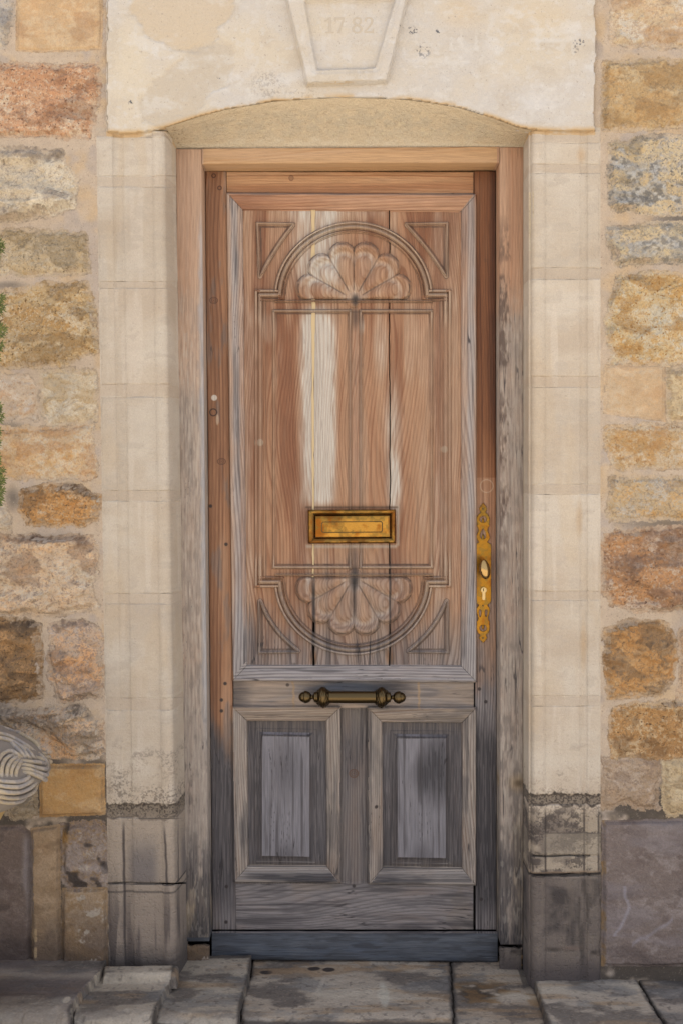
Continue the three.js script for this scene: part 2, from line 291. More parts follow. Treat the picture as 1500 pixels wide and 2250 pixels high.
function paintDressed(u, v, left) { // the jambs' sawn limestone
  const J = left ? jointsL : jointsR, uu = left ? u - leanL(v) : u;
  let k = 0, joint = 0;
  for (const [a, b] of J) { const w = 1.6 * vn(u * .05, a); if (v > b) k++; joint = Math.max(joint, sst(a - 1.5, a + 1.5, v + w) * (1 - sst(b - 1.5, b + 1.5, v + w))); }
  const n = fbm(u * .008 + k * 7, v * .012, 4), m = fbm(u * .03, v * .05 + k, 4), streak = fbm(u * .055 + k * 3, v * .004, 3);
  const tone = [0, .012, -.012, .014, -.006, .012, -.004, .006, 0, 0][k] + (left ? -.008 : .022);
  put([205, 188, 166]); over([211, 196, 176], sst(0, .4, n)); over([197, 178, 155], sst(-.02, -.4, -n) * 0 + sst(0, .4, -n) * .8); over([216, 200, 180], sst(.1, .4, streak) * .6);
  over([188, 174, 156], sst(.12, .4, m) * .45); over([206, 180, 146], .28 * sst(.05, .35, fbm(u * .02 + 30, v * .006, 3)));
  gain(1 + tone * .9);
  over([194, 173, 149], joint * .42);
  if (!left) { over([196, 164, 126], .55 * spot(u, v, 1272, 1140, 12, 60) + .5 * spot(u, v, 1282, 1420, 10, 90)); over([210, 172, 128], .5 * spot(u, v, 1276, 340, 16, 26)); }
  // the stain of years near the ground, with shading of the foot painted in
  const y0 = left ? 1660 : 1690, ff = fbm(u * .35, v * .35, 3), g = sst(y0 - 30, y0 + 130, v + 120 * m) * sst(-.05, .3, ff + .5 * fbm(u * .12, v * .12, 3));
  over([112, 99, 86], g * .6 * (v < 1790 ? 1 : .3));
  const hit = left ? [[1769, 1797]] : [[1746, 1768]];
  for (const [a, b] of hit) { const t = sst(a - 6, a + 3, v + 4 * vn(u * .06, 4) + 4 * vn(u * .22, v * .2)) * (1 - sst(b - 4, b + 4, v + 5 * vn(u * .08, 9) + 4 * vn(u * .25, v * .1))); over([124, 110, 94], .8 * t); over([70, 60, 52], t * .8 * sst(.0, .3, ff)); over([64, 54, 46], .7 * (1 - sst(0, 4, Math.min(Math.abs(v - a + 4 * vn(u * .06, 4) + 4 * vn(u * .22, v * .2)), Math.abs(v - b + 5 * vn(u * .08, 9)))))); }
  if (left) {
    const t = sst(1800, 2100, v); over([168, 151, 133], sst(1780, 1810, v) * .75); over([142, 127, 115], t * .75);
    over([84, 74, 70], .75 * sst(1870, 2080, v + 70 * streak) * sst(.0, .3, fbm(u * .06, v * .005 + 3, 3) + .06)); over([112, 104, 102], .7 * sst(1815, 1900, v) * (1 - sst(1936, 1944, v)) * blur(uu, 262, 322, 14));
    over([52, 46, 44], .85 * (1 - sst(0, 3.5, Math.abs(v - 1941 + (u - 240) * -.012))) * sst(.2, .6, u / 400 + .3 * vn(u * .05, 1)) + .5 * (1 - sst(0, 4, Math.abs(v - 1960))) * (v > 1950 ? 1 : 0));
    over([60, 52, 50], .75 * (1 - sst(.5, 4, Math.abs(uu - 250 + .8 * vn(v * .05, 1)))) * sst(1795, 1840, v) + .7 * (1 - sst(.5, 4, Math.abs(uu - 341 - (v - 1797) * .03 + .8 * vn(v * .05, 7)))) * sst(1800, 1850, v) * (1 - sst(1936, 1946, v)) + .6 * (1 - sst(.5, 3, Math.abs(uu - 367))) * sst(1700, 1900, v));
    over([56, 50, 48], .75 * sst(2060, 2125, v + 20 * m) * .8);
  } else {
    const t = sst(1765, 1800, v + 8 * m); over([166, 149, 127], t * .7); over([116, 103, 92], t * .8 * sst(-.1, .35, fbm(u * .02, v * .016, 4) + .4 * m)); over([66, 57, 52], .6 * t * sst(.0, .35, m + .5 * ff + .1)); over([62, 53, 48], .75 * t * Math.max(1 - sst(0, 4, Math.abs(u - 1197)), (1 - sst(0, 3.5, Math.abs(u - 1283))), (1 - sst(0, 3, Math.abs(v - 1831))) * .6, (1 - sst(0, 4, Math.abs(u - 1314)))));
    over([114, 102, 94], sst(1905, 1935, v) * .86); over([62, 55, 52], .75 * sst(1930, 1975, v + 30 * m) * blur(u + 10 * m, 1204, 1262, 16) * (1 - sst(2060, 2085, v + 20 * m)) * sst(-.4, .25, fbm(u * .03, v * .03, 4))); over([70, 62, 56], .5 * sst(-.05, .3, fbm(u * .09, v * .02, 4)) * sst(1264, 1270, u) * sst(1926, 1936, v)); over([128, 114, 101], .45 * sst(1925, 1935, v) * sst(.0, .4, fbm(u * .09 + 7, v * .018, 4)));
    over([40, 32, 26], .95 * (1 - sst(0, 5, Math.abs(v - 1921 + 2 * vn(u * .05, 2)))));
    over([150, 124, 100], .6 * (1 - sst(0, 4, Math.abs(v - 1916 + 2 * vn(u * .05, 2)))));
    over([46, 38, 32], .8 * spot(u, v, 1270, 2092, 60, 14) * sst(-.1, .3, m + .1) * 1.6 + .5 * spot(u, v, 1215, 2085, 30, 8)); over([120, 102, 90], .8 * spot(u, v, 1255, 2082, 40, 8));
    over([84, 74, 70], .8 * sst(2095, 2140, v));
    over([170, 156, 136], .5 * sst(1828, 1834, v) * (1 - sst(1872, 1884, v)) * blur(u, 1195, 1318, 6));
  }
  over([120, 108, 94], speck(u, v, .3, .8, k) * .35);
  gain(1 + .028 * vn(u * .9, v * .9) + .03 * vn(u * 1.9, v * .5) + .03 * m);
  return .5 + .1 * m + .06 * vn(u * .6, v * .6) + .05 * vn(u * .05, v * .9) - joint * .12 - (v > 1780 ? .2 * speck(u, v, .18, .3, 2) : 0);
}
function paintLintel(u, v) {
  const w = 30 * fbm(u * .01, v * .01, 3), n = fbm(u * .006 + 3, v * .009, 4), m = fbm((u + w) * .02, (v + w) * .03, 5);
  const hf = fbm(u * .09, v * .1, 4);
  put([217, 204, 187]); over([221, 204, 178], .7 * sst(-.2, .5, n + .3 * m + .15 * sst(520, 400, u))); over([211, 202, 192], .8 * sst(-.15, .45, -n + .3 * hf)); over([206, 191, 171], .6 * sst(-.05, .5, m + .4 * hf)); over([224, 214, 200], .5 * sst(.05, .4, hf));
  // old filler and spalls at the upper left
  const pa = sst(0, 14, 105 - Math.hypot((u - 400) / 1.05, (v - 20) * 1.05) + 22 * m), pb = sst(0, 10, 60 - Math.hypot((u - 400) / 1.5 + (v - 200) * .5, (v - 190) * .62) + 26 * m);
  over([214, 192, 162], pa * .75); over([204, 188, 166], pb * .7);
  over([226, 210, 184], .6 * spot(u, v, 290, 150, 60, 120)); over([220, 194, 158], .6 * spot(u, v, 1010, 30, 70, 60) + .35 * spot(u, v, 1180, 40, 140, 60));
  const cl = (cx, cy, rx, ry, k) => over([92, 92, 94], k * sst(.1, .7, spot(u, v, cx, cy, rx, ry)) * speck(u, v, .28, .12, cx));
  cl(289, 233, 8, 16, 1); cl(615, 65, 9, 8, .9); cl(482, 172, 7, 7, .8); cl(905, 70, 18, 14, .9); cl(960, 73, 8, 8, .9); cl(928, 115, 26, 26, .6); cl(1270, 98, 22, 14, .9); cl(590, 190, 60, 50, .22); cl(660, 210, 60, 30, .15); cl(1262, 112, 10, 14, .5);
  over([232, 227, 221], .4 * sst(.05, .6, fbm(u * .012 + 8, v * .03, 4) + .3 * hf) + .5 * spot(u, v, 1210, 92, 70, 9));
  over([126, 116, 106], speck(u, v, .3, .74, 6) * .4);
  over([206, 168, 118], .8 * sst(-14, 0, v - archV(u)) * sst(-.25, .15, m + (u < 420 || u > 1060 ? .2 : -.1)));
  gain(1 + .025 * vn(u * .9, v * .9) + .02 * vn(u * 1.8, v * 1.8));
  const edge = (d) => sst(-3, 0, d) * (1 - sst(0, 3, d));
  return .55 - .2 * pa - .16 * pb + .16 * m + .06 * vn(u * .5, v * .5) + .05 * vn(u * .15, v * .15);
}
const sofBox = [380, 420, 790, 130]; // the arch's underside, kept where the door's opening leaves the wall's texture free
function paintSoffit(u, t) {
  const n = fbm(u * .012, t * .05, 4), m = fbm(u * .05, t * .09, 4);
  put([216, 195, 163]); over([206, 186, 156], sst(.15, .5, t / 110 + .3 * n)); over([196, 181, 156], .7 * blur(t / 110, .22, .75, .2) * sst(-.2, .25, m + (Math.abs(u - 775) < 320 ? .1 : -.3)));
  over([216, 200, 174], .8 * sst(.72, .9, t / 110 + .15 * m)); over([150, 134, 110], .35 * speck(u, t, .22, .45, 3) * blur(t / 110, .15, .85, .2)); over([216, 198, 164], .6 * speck(u, t * 1.5, .12, .5, 7));
  over([112, 84, 52], .6 * speck(u, t, .2, .4, 8) * spot(u, t, 395, 50, 40, 70));
  gain(1 + .05 * vn(u * .8, t * .8) + .04 * vn(u * 1.7, t * 1.7));
  return .5 + .25 * m + .12 * vn(u * .5, t * .5);
}
const boxes = ST.map((s) => s.box);
const wallTex = paint(2048, 2048, [-250, -100, 2000, 2300], (u, v) => {
  if (u > sofBox[0] && u < sofBox[0] + sofBox[2] && v > sofBox[1] && v < sofBox[1] + sofBox[3]) return paintSoffit(u, v - sofBox[1] - 10);
  if (v < 305 && u > 234 + 1.5 * vn(v * .1, 2) && u < 1306 + 4 * vn(v * .04, 2) && v < archV(u) + 6) return paintLintel(u, v);
  const lo = leanOut(v);
  if (u > 212 + lo && u < 420 && v > 280) return paintDressed(u, v, true);
  if (u > 1120 && u < 1318 && v > 280) return paintDressed(u, v, false);
  if (u > 412 && u < 1124) { put([200, 184, 160]); return .5; }
  for (let i = 0; i < ST.length; i++) {
    const b = boxes[i];
    if (u < b[0] - 8 || u > b[2] + 8 || v < b[1] - 8 || v > b[3] + 8) continue;
    const d = inStone(ST[i], u, v);
    if (d > -2) return paintStone(ST[i], u, v, d);
  }
  return paintMortar(u, v);
}, true);
const wallMat = new THREE.MeshStandardMaterial({ name: 'limestone', map: wallTex.map, bumpMap: wallTex.bump, bumpScale: .006, roughness: .95 });
const stoneMat = wallMat;

// ---------------------------------------------------------------- the rubble wall
const wall = thing('stone_wall', 'wall of rough ochre and cream rubble stones in pale mortar on both sides of the doorway', 'wall');
const flatPoint = (z) => (u, v, h) => [(u - 750) / 800, EYE - (v - HOR) / 800, z + h];
function addStone(s, mu, mv, step) {
  const b = s.box, P = flatPoint(MORTAR);
  const g = relief([b[0] - 8, b[1] - 8, b[2] + 8, b[3] + 8], step, (u, v) => inStone(s, u, v), (u, v, d) => stoneHeight(s, u, v, d), (u, v, h) => P(mu(u), mv(v), h), -.008);
  if ((mu(1) - mu(0)) * (mv(1) - mv(0)) < 0) { const x = g.index.array; for (let i = 0; i < x.length; i += 3) { const t = x[i]; x[i] = x[i + 1]; x[i + 1] = t; } g.computeVertexNormals(); }
  part('stone', mapped(g, wallTex, 0), stoneMat, wall);
}
const same = (x) => x;
ST.forEach((s, i) => addStone(s, same, same, i < SHOWN ? 3 : 8));
for (const s of ST) { // the same courses carried on beyond the frame, left, right and above
  const [x0, , x1] = s.box, left = x1 < 300;
  const mu = left ? (u) => -500 - u : (u) => 3500 - u;
  addStone(s, mu, same, 12);
  if (s.box[3] < 1000) { addStone(s, same, (v) => -200 - v, 10); addStone(s, mu, (v) => -200 - v, 14); }
}
for (let i = 0; i < 4; i++) for (let j = 0; j < 3; j++) { // large plain stones over the door, above the frame
  const p = { poly: [[240 + i * 270, -900 + j * 280], [500 + i * 270, -900 + j * 280], [500 + i * 270, -632 + j * 280], [240 + i * 270, -632 + j * 280]], seed: i + j * 7, out: .012, amp: .004, flat: 1 };
  if (p.poly[2][1] > -75) continue;
  p.box = boxOf(p.poly); addStone(p, same, same, 14);
}
{
  const bed = (u0, v0, u1, v1, step) => relief([u0, v0, u1, v1], step, () => 1, (u, v) => .0016 * fbm(u * .03, v * .03, 3) + .0007 * vn(u * .2, v * .2), flatPoint(MORTAR), 0);
  const g = [bed(-60, -80, 246, 2170, 4), bed(1296, -80, 1560, 2170, 4), bed(-1450, -80, -58, 2170, 24), bed(1558, -80, 2950, 2170, 24), bed(-1450, -1100, 2950, -78, 24), bed(-1450, 2165, 240, 2300, 40), bed(1312, 2165, 2950, 2300, 40)];
  part('mortar', mapped(mergeGeometries(g), wallTex, 0), wallMat, wall);
  const core = (u0, v0, u1, v1) => { const x0 = (u0 - 750) / 800, x1 = (u1 - 750) / 800, y1 = EYE - (v0 - HOR) / 800, y0 = EYE - (v1 - HOR) / 800, b = new THREE.BoxGeometry(x1 - x0, y1 - y0, .4); b.translate((x0 + x1) / 2, (y0 + y1) / 2, -.212); return b; };
  part('wall_core', mapped(mergeGeometries([core(-1450, -1100, 352, 2300), core(1162, -1100, 2950, 2300), core(352, -1100, 1162, 214)]), wallTex, 0), wallMat, wall);
}

// ---------------------------------------------------------------- the dressed stone surround
const surround = thing('door_surround', 'pale dressed limestone surround of jamb blocks, arched lintel and dated keystone framing the old wooden door', 'door surround');
const profL = [[214, -.03], [214, -.003], [216, 0], [230, .0005], [246, 0], [248.5, -.004], [252, -.006], [268, -.006], [271, -.003], [273, -.0005], [290, 0], [320, 0], [334, -.0005], [336, .003], [340, .006], [347, .007], [354, .005], [360, .001], [364, -.006], [366.5, -.018], [369, -.024], [374, -.045], [382, -.08], [389, -.112]];
const profR = [[1150, -.112], [1157, -.06], [1162, -.024], [1164, -.018], [1166, -.006], [1170, .002], [1175, .006], [1182, .007], [1190, .006], [1195.5, .003], [1197, -.0005], [1215, 0], [1250, 0], [1271, -.0005], [1273.5, -.004], [1277, -.006], [1286, -.006], [1289, -.003], [1291, 0], [1303, .0005], [1314, 0], [1317, -.003], [1318, -.03]];
function jamb(left, v0, v1, o = {}) {
  const P = left ? profL : profR, rows = [], seed = v0 * .37;
  const inset = o.inset ?? 0, L = v1 - v0, n = Math.max(2, Math.round(L / 9));
  for (const q of [0, 1, 2.6, 5]) rows.push(v0 + q);
  for (let i = 1; i < n; i++) rows.push(mix(v0 + 5, v1 - 5, i / n));
  for (const q of [5, 2.6, 1, 0]) rows.push(v1 - q);
  const pos = [], idx = [], m = P.length;
  rows.forEach((v, j) => {
    const cut = [-.006, -.0009, -.0003, 0][Math.min(j, rows.length - 1 - j, 3)];
    P.forEach(([u, z], i) => {
      const edge = u > 222 && u < 1312, lean = left ? (u < 250 ? leanOut(v) + (u - 214) / 36 * (leanL(v) - leanOut(v)) : leanL(v)) : 0;
      const wob = (o.plain ? .4 : .0009) * 0 + .0009 * vn(i * .5 + seed, v * .02) + .0006 * vn(i * 1.7, v * .11 + seed);
      const uu = u + lean + (edge ? .5 * vn(v * .03 + seed, i * .1) : 2.2 * vn(v * .04 + seed, 3) + 1.2 * vn(v * .17, 5 + seed)) + (o.shift ? o.shift(u, v) : 0);
      const vv = v + (Math.min(j, rows.length - 1 - j) < 2 ? 1.5 * vn(u * .045, v0) : 0);
      pos.push(...W(uu, vv, z + cut + wob + inset));
    });
  });
  for (let j = 0; j < rows.length - 1; j++) for (let i = 0; i < m - 1; i++) { const a = j * m + i, b = a + m; idx.push(a, b, a + 1, a + 1, b, b + 1); }
  return mapped(geometry(pos, idx), wallTex, 0);
}
for (const [left, J, last] of [[true, jointsL, [[1797, 1939], [1942, 2140]]], [false, jointsR, [[1768, 1879], [1881, 1919], [1924, 2190]]]]) {
  for (let i = 0; i < J.length; i++) {
    const [a, b] = J[i];
    part('mortar_joint', jamb(left, a - 3, b + 3, { inset: i === 7 ? -.003 : -.0006 }), wallMat, surround);
    if (i < J.length - 1) part('jamb_block', jamb(left, b, J[i + 1][0]), wallMat, surround);
  }
  for (const [a, b] of last) part('jamb_block', jamb(left, a, b, { inset: a > 1920 && !left ? .003 : 0 }), wallMat, surround);
}
{
  const dist = (u, v) => Math.min(u - 236 - 1.6 * vn(v * .1, 2) - 2 * vn(v * .03, 5), 1306 + 4 * vn(v * .04, 2) - u, archV(u) + .8 * vn(u * .06, 4) - v, v + 72);
  const face = (u, v, d) => {
    const w = 30 * fbm(u * .01, v * .01, 3), m = fbm((u + w) * .02, (v + w) * .03, 5);
    const pa = sst(0, 12, 105 - Math.hypot((u - 400) / 1.05, (v - 20) * 1.05) + 22 * m), pb = sst(0, 8, 60 - Math.hypot((u - 400) / 1.5 + (v - 200) * .5, (v - 190) * .62) + 26 * m);
    return .011 - .0032 * pa - .002 * pb - .002 * sst(0, 3, (v - 62 + (u - 1080) * .18 + 10 * m)) * sst(1040, 1060, u) * 0 + .0016 * fbm(u * .012, v * .014, 3) - .004 * (1 - sst(0, 4, d));
  };
  part('lintel', mapped(relief([226, -80, 1320, 302], 3, dist, face, flatPoint(0), -.02), wallTex, 0), wallMat, surround);
  part('added_light_block', (() => { const b = new THREE.BoxGeometry(1.06, 2.6, .2); b.translate(0, 1.2, -.345); return b; })(), new THREE.MeshStandardMaterial({ name: 'light_block_dark', color: lin(70, 60, 52), roughness: 1 }), surround);  // added unseen box behind the doorway, stops sunlight leaking in
  // the underside: from the arch in front down to the straight timber head behind
  const S = grid(200, 12, (a, t) => {
    const u = mix(366, 1164, a), f = flatPoint(0)(u, archV(u) - .5, .008), b = W(mix(384, 1153, a), 328, -.112), k = t;
    return [mix(f[0], b[0], k), mix(f[1], b[1], k) + .006 * Math.sin(Math.PI * k) + .0012 * fbm(a * 22, k * 4, 3), mix(f[2], b[2], k)];
  });
  const uv = new Float32Array(S.attributes.position.count * 2), [bx, by, bw, bh] = wallTex.box;
  for (let j = 0, k = 0; j <= 12; j++) for (let i = 0; i <= 200; i++, k++) { uv[k * 2] = (mix(386, 1164, i / 200) - bx) / bw; uv[k * 2 + 1] = 1 - (sofBox[1] + 12 + (j / 12) * 104 - by) / bh; }
  S.setAttribute('uv', new THREE.BufferAttribute(uv, 2));
  part('arch_soffit', S, wallMat, surround);
  // the keystone: a raised tapering border round a sunk panel with the date
  const outer = [[612, -60], [912, -60], [850, 189], [673, 195]], inner = [[671, 12], [865, 9], [822, 156], [698, 160]];
  const K = (u, v, d) => {
    const e = sdPoly(inner, u, v) + .6 * vn(u * .1, v * .1);
    return .012 + .020 * sst(-1, 5, d) - .003 * sst(-14, -7, e) - .011 * sst(-3, 2, e) + .0008 * fbm(u * .05, v * .05, 3);
  };
  const key = part('keystone', mapped(relief([600, -62, 925, 202], 2.4, (u, v) => sdPoly(outer, u, v) + .8 * vn(u * .08, v * .08), K, flatPoint(0), .010), wallTex, 0), wallMat, surround);
  const numMat = new THREE.MeshStandardMaterial({ name: 'carved_numeral', color: lin(209, 194, 173), roughness: 1 });
  const font = await new FontLoader().loadAsync('fonts/droid/droid_serif_regular.typeface.json');
  [['1', 711], ['7', 733], ['8', 771], ['2', 797]].forEach(([c, u]) => {
    const g = new TextGeometry(c, { font, size: 34 / 800, depth: .0016, curveSegments: 6, bevelEnabled: true, bevelThickness: .0006, bevelSize: .0005, bevelSegments: 1 });
    const p = flatPoint(0)(u, 78, .0166); g.translate(...p); part('numeral', mapped(g, wallTex, 0), numMat, key);
  });
}

// ---------------------------------------------------------------- painting the old pine of door and frame
const ZF = -.10, ZD = -.172, ZP = ZD - .013; // frame face, door face, face of the panels
const xL = (v) => 451 + .0098 * (v - 372), xR = (v) => 1087 + .002 * (v - 372), xLs = (v) => 497 + .0140 * (v - 422), xRs = (v) => 1041 + .002 * (v - 372);
const oMit = [[497, 422], [1046, 426], [1047, 1500], [511, 1497]], iMit = [[533, 460], [1013, 464], [1012, 1463], [543, 1462]];
const LOW = [{ o: [[509, 1551], [749, 1552], [749, 1941], [513, 1939]], i: [[543, 1584], [716, 1584], [718, 1904], [546, 1903]], c: [[577, 1617], [680, 1619], [680, 1882], [576, 1880]] },
  { o: [[806, 1553], [1046, 1554], [1046, 1946], [808, 1943]], i: [[839, 1587], [1014, 1588], [1015, 1909], [841, 1906]], c: [[873, 1622], [978, 1623], [978, 1885], [873, 1883]] }];
const SH = [{ x: 777, y: 658, s: -1 }, { x: 777, y: 1268, s: 1 }]; // carved shells: centre, which way they open
function shell(S, u, v) { // [distance inside the scalloped outline, height]
  const dx = u - S.x, dy = (v - S.y) * S.s, r = Math.hypot(dx, dy);
  if (r > 140 || dy < 0) return [-1, 0];
  const th = Math.atan2(dy, dx), q = Math.abs(Math.sin(6 * th)), R = (114 + 19 * q ** .6) * (S.s > 0 ? 1.0 : .985), d = Math.min(R - r, dy * 1.0 + .01), e = R - r;
  const conv = q ** .55, fan = sst(10, 55, r);
  let h = .003 + .0165 * conv * fan - .0115 * Math.exp(-(((e - 27) / 10) ** 2)) * conv + .006 * Math.exp(-(((e - 11) / 7) ** 2));
  h += .0030 * Math.exp(-(((Math.abs(Math.sin(6 * th)) * r / 6) / 2.6) ** 2)) * sst(20, 40, r) * (1 - sst(88, 108, r)); // thin ribs between the lobes
  h *= sst(0, 7, e) * sst(-2, 5, dy);
  return [d, h];
}
const ringsOf = (d, w, P) => { const t = d / w; for (let i = 1; i < P.length; i++) if (t >= P[i][0]) return mix(P[i][1], P[i - 1][1], (t - P[i][0]) / (P[i - 1][0] - P[i][0])); return 0; };
const triple = [[.5, -.001], [.47, .007], [.40, .012], [.30, .011], [.24, .002], [.18, .0015], [.10, .010], [.0, .014], [-.10, .011], [-.16, .002], [-.24, .0016], [-.36, .0085], [-.44, .006], [-.5, -.001]];
const single = [[.5, -.001], [.42, .007], [.2, .0115], [-.05, .009], [-.18, .002], [-.38, .0016], [-.5, -.001]];
const triPath = (a, b, c, bend) => { const Q = [a, b], dx = c[0] - b[0], dy = c[1] - b[1], l = Math.hypot(dx, dy); for (let i = 1; i < 12; i++) { const t = i / 12, k = Math.sin(Math.PI * t) * bend / l; Q.push([mix(b[0], c[0], t) + dy * k, mix(b[1], c[1], t) - dx * k]); } Q.push(c); return Q; };
const TRI = [triPath([567, 492], [643, 492], [571, 606], -4), triPath([980, 492], [980, 605], [893, 492], -4), triPath([571, 1432], [571, 1322], [655, 1432], -10), triPath([981, 1432], [897, 1432], [981, 1322], -10)];
function carved(u, v) { // [height of the carved mouldings, grime and painted shade in their hollows, wear and painted light on their crests]
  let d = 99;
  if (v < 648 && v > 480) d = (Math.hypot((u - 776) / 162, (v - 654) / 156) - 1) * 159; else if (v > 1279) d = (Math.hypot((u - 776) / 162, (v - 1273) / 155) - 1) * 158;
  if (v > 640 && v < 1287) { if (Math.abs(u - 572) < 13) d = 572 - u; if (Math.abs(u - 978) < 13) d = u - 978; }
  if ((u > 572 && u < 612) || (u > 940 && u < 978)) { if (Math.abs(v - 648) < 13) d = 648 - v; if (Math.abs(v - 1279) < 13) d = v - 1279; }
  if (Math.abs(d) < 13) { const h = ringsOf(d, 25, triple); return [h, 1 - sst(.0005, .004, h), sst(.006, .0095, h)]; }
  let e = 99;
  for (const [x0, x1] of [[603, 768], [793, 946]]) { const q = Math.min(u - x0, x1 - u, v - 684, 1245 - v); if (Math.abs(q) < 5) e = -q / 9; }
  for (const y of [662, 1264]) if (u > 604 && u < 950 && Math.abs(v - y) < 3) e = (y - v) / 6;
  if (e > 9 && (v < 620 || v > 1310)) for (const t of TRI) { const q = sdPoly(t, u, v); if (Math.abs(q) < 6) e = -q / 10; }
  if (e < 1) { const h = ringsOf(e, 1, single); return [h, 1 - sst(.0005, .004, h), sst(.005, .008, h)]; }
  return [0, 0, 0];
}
function rings(a, l, s, per, k = 1, h = 0) { // year rings cut lengthwise: a across the grain, l along it
  const x = a / per + k * (6.0 * fbm(a * .009 + s, l * .0022 + s * .7, 2) + .8 * vn(a * .03 + s, l * .0034)) + h, f = x - Math.floor(x);
  const tn = .5 + .5 * vn(Math.floor(x) * 7.3 + s, .5); return [sst(.55 - .35 * tn, .84, f) * (1 - sst(.90, 1, f)), tn];
}
const inQuad = (q, u, v) => u > mix(q[0][0], q[3][0], (v - q[0][1]) / (q[3][1] - q[0][1])) && u < mix(q[1][0], q[2][0], (v - q[1][1]) / (q[2][1] - q[1][1])) && v > mix(q[0][1], q[1][1], (u - q[0][0]) / (q[1][0] - q[0][0])) && v < mix(q[3][1], q[2][1], (u - q[3][0]) / (q[2][0] - q[3][0]));
function mitreSide(o, i, u, v) { // 0 top, 1 right, 2 bottom, 3 left
  const l = (u - o[0][0]) / (i[0][0] - o[0][0]), r = (o[1][0] - u) / (o[1][0] - i[1][0]), t = (v - o[0][1]) / (i[0][1] - o[0][1]), b = (o[2][1] - v) / (o[2][1] - i[2][1]);
  const m = Math.min(l, r, t, b); return m === t ? 0 : m === r ? 1 : m === b ? 2 : 3;
}
const LATE = [134, 80, 48], EARLY = [186, 144, 110], GREY = [143, 137, 136], GREYL = [82, 77, 79], PALE = [208, 197, 182];
const fiP = (v) => 443 + .0098 * (v - 360);
function paintDoor(u, v) {
  let crest = 0, dk = 0, dir = 'v', s = 1, per = 7, k = 1, warm = EARLY, late = LATE, grey = 0, bleach = 0, dark = 0, hh = 0, lateAmt = .85, kind = '';
  if (v < 2060 && u < xL(v) - 3) kind = 'postL'; else if (u > xR(v) + 4) kind = 'postR'; else if (v < 373) kind = 'head'; else if (v > 2044) kind = 'sill';
  else if (inQuad(iMit, u, v)) kind = 'panel'; else if (inQuad(oMit, u, v)) kind = 'mould';
  else if (v < 424 && u > 498 && u < 1039) kind = 'top'; else if (u < xLs(v)) kind = 'stileL'; else if (u > xRs(v)) kind = 'stileR';
  else if (v < 1556 && !inQuad(LOW[0].o, u, v) && !inQuad(LOW[1].o, u, v)) kind = 'lock';
  else if (v > 1942 && !inQuad(LOW[0].o, u, v) && !inQuad(LOW[1].o, u, v)) kind = 'bottom';
  else kind = inQuad(LOW[0].o, u, v) ? 'lowL' : inQuad(LOW[1].o, u, v) ? 'lowR' : 'muntin';
  let stain = 0, tint = null, tintA = 0, side = 0, hor = kind === 'head' || kind === 'top' || kind === 'lock' || kind === 'bottom' || kind === 'sill';
  if (kind === 'mould') hor = mitreSide(oMit, iMit, u, v) % 2 === 0;
  if (kind === 'lowL' || kind === 'lowR') { const L = LOW[kind === 'lowL' ? 0 : 1]; if (!inQuad(L.i, u, v)) hor = mitreSide(L.o, L.i, u, v) % 2 === 0; }
  const na = hor ? v : u, nl = hor ? u : v, n1 = fbm(na * .02, nl * .006, 4), n2 = fbm(na * .05, nl * .012 + 9, 4), nb = fbm(u * .012 + 5, v * .012, 4);
  switch (kind) {
    case 'head': dir = u < 431 || u > 1106 ? 'v' : 'h'; s = 3; per = 9; warm = [201, 160, 116]; late = [178, 130, 84]; lateAmt = .45; grey = .45 * sst(345, 358, v) * sst(-.1, .2, n1); if (dir === 'v') warm = [206, 156, 110]; break;
    case 'postL': s = 11; per = 8; k = .5; warm = [192, 156, 128]; late = [174, 130, 98]; lateAmt = .4; grey = sst(600, 1000, v + 260 * nb) * .55 ; grey = Math.max(grey, sst(1150, 1600, v + 200 * nb)); bleach = .5 * sst(560, 900, v) * (1 - sst(1300, 1650, v)); dark = .65 * sst(1800, 1950, v + 60 * n2) * sst(-.05, .2, n2 + .1) + .5 * sst(1980, 2060, v); tint = [150, 128, 92]; tintA = .45 * sst(1900, 2010, v); break;
    case 'postR': s = 19; per = 8; k = .5; warm = [194, 152, 120]; late = [172, 122, 88]; lateAmt = .45; grey = sst(560, 860, v + 240 * nb) * .7; grey = Math.max(grey, sst(1000, 1500, v + 200 * nb), .8 * sst(8, -6, u - 1108 + 14 * n1) * sst(430, 560, v) * 0); bleach = .4 * sst(620, 800, v) * (1 - sst(1250, 1500, v)); dk = .75 * (1 - sst(2, 22, u - 1096 + 26 * fbm(u * .2, v * .06, 4))) * sst(420, 620, v) * (1 - sst(1100, 1300, v)) * sst(-.35, .1, nb); dark = .6 * sst(1750, 1950, v + 90 * n2) * sst(-.05, .2, n2 + .1) + .5 * sst(2020, 2080, v); tint = [156, 132, 98]; tintA = .4 * sst(1720, 1860, v) * sst(1118, 1136, u); break;
    case 'top': dir = 'h'; s = 23; per = 6; k = .35; warm = [198, 152, 110]; late = [150, 96, 60]; break;
    case 'stileL': s = 31; per = 8; k = .45; warm = [174, 127, 92]; late = [122, 80, 54]; lateAmt = .75; grey = sst(1470, 1700, v + 170 * n1) + .3 * sst(.05, .3, n2); dark = .55 * sst(1540, 1640, v + 80 * n1) * (1 - sst(1950, 2040, v)); break;
    case 'stileR': s = 37; per = 6; k = .5; warm = [152, 98, 60]; late = [104, 58, 30]; grey = sst(1400, 1640, v + 170 * n1) + .35 * sst(1050, 1300, v); dark = .7 * sst(1560, 1660, v + 80 * n1) * (1 - sst(1960, 2040, v)); { const up = 1 - sst(820, 1080, v + 60 * n2); tint = [86, 48, 24]; tintA = up * (.25 + .6 * sst(1066, 1084, u)); if (v > 1050) warm = [176, 126, 90]; } break;
    case 'mould': side = mitreSide(oMit, iMit, u, v); dir = side % 2 ? 'v' : 'h'; s = 41 + side * 5; per = 5.5; k = .8; warm = [188, 140, 106]; late = [132, 82, 58];
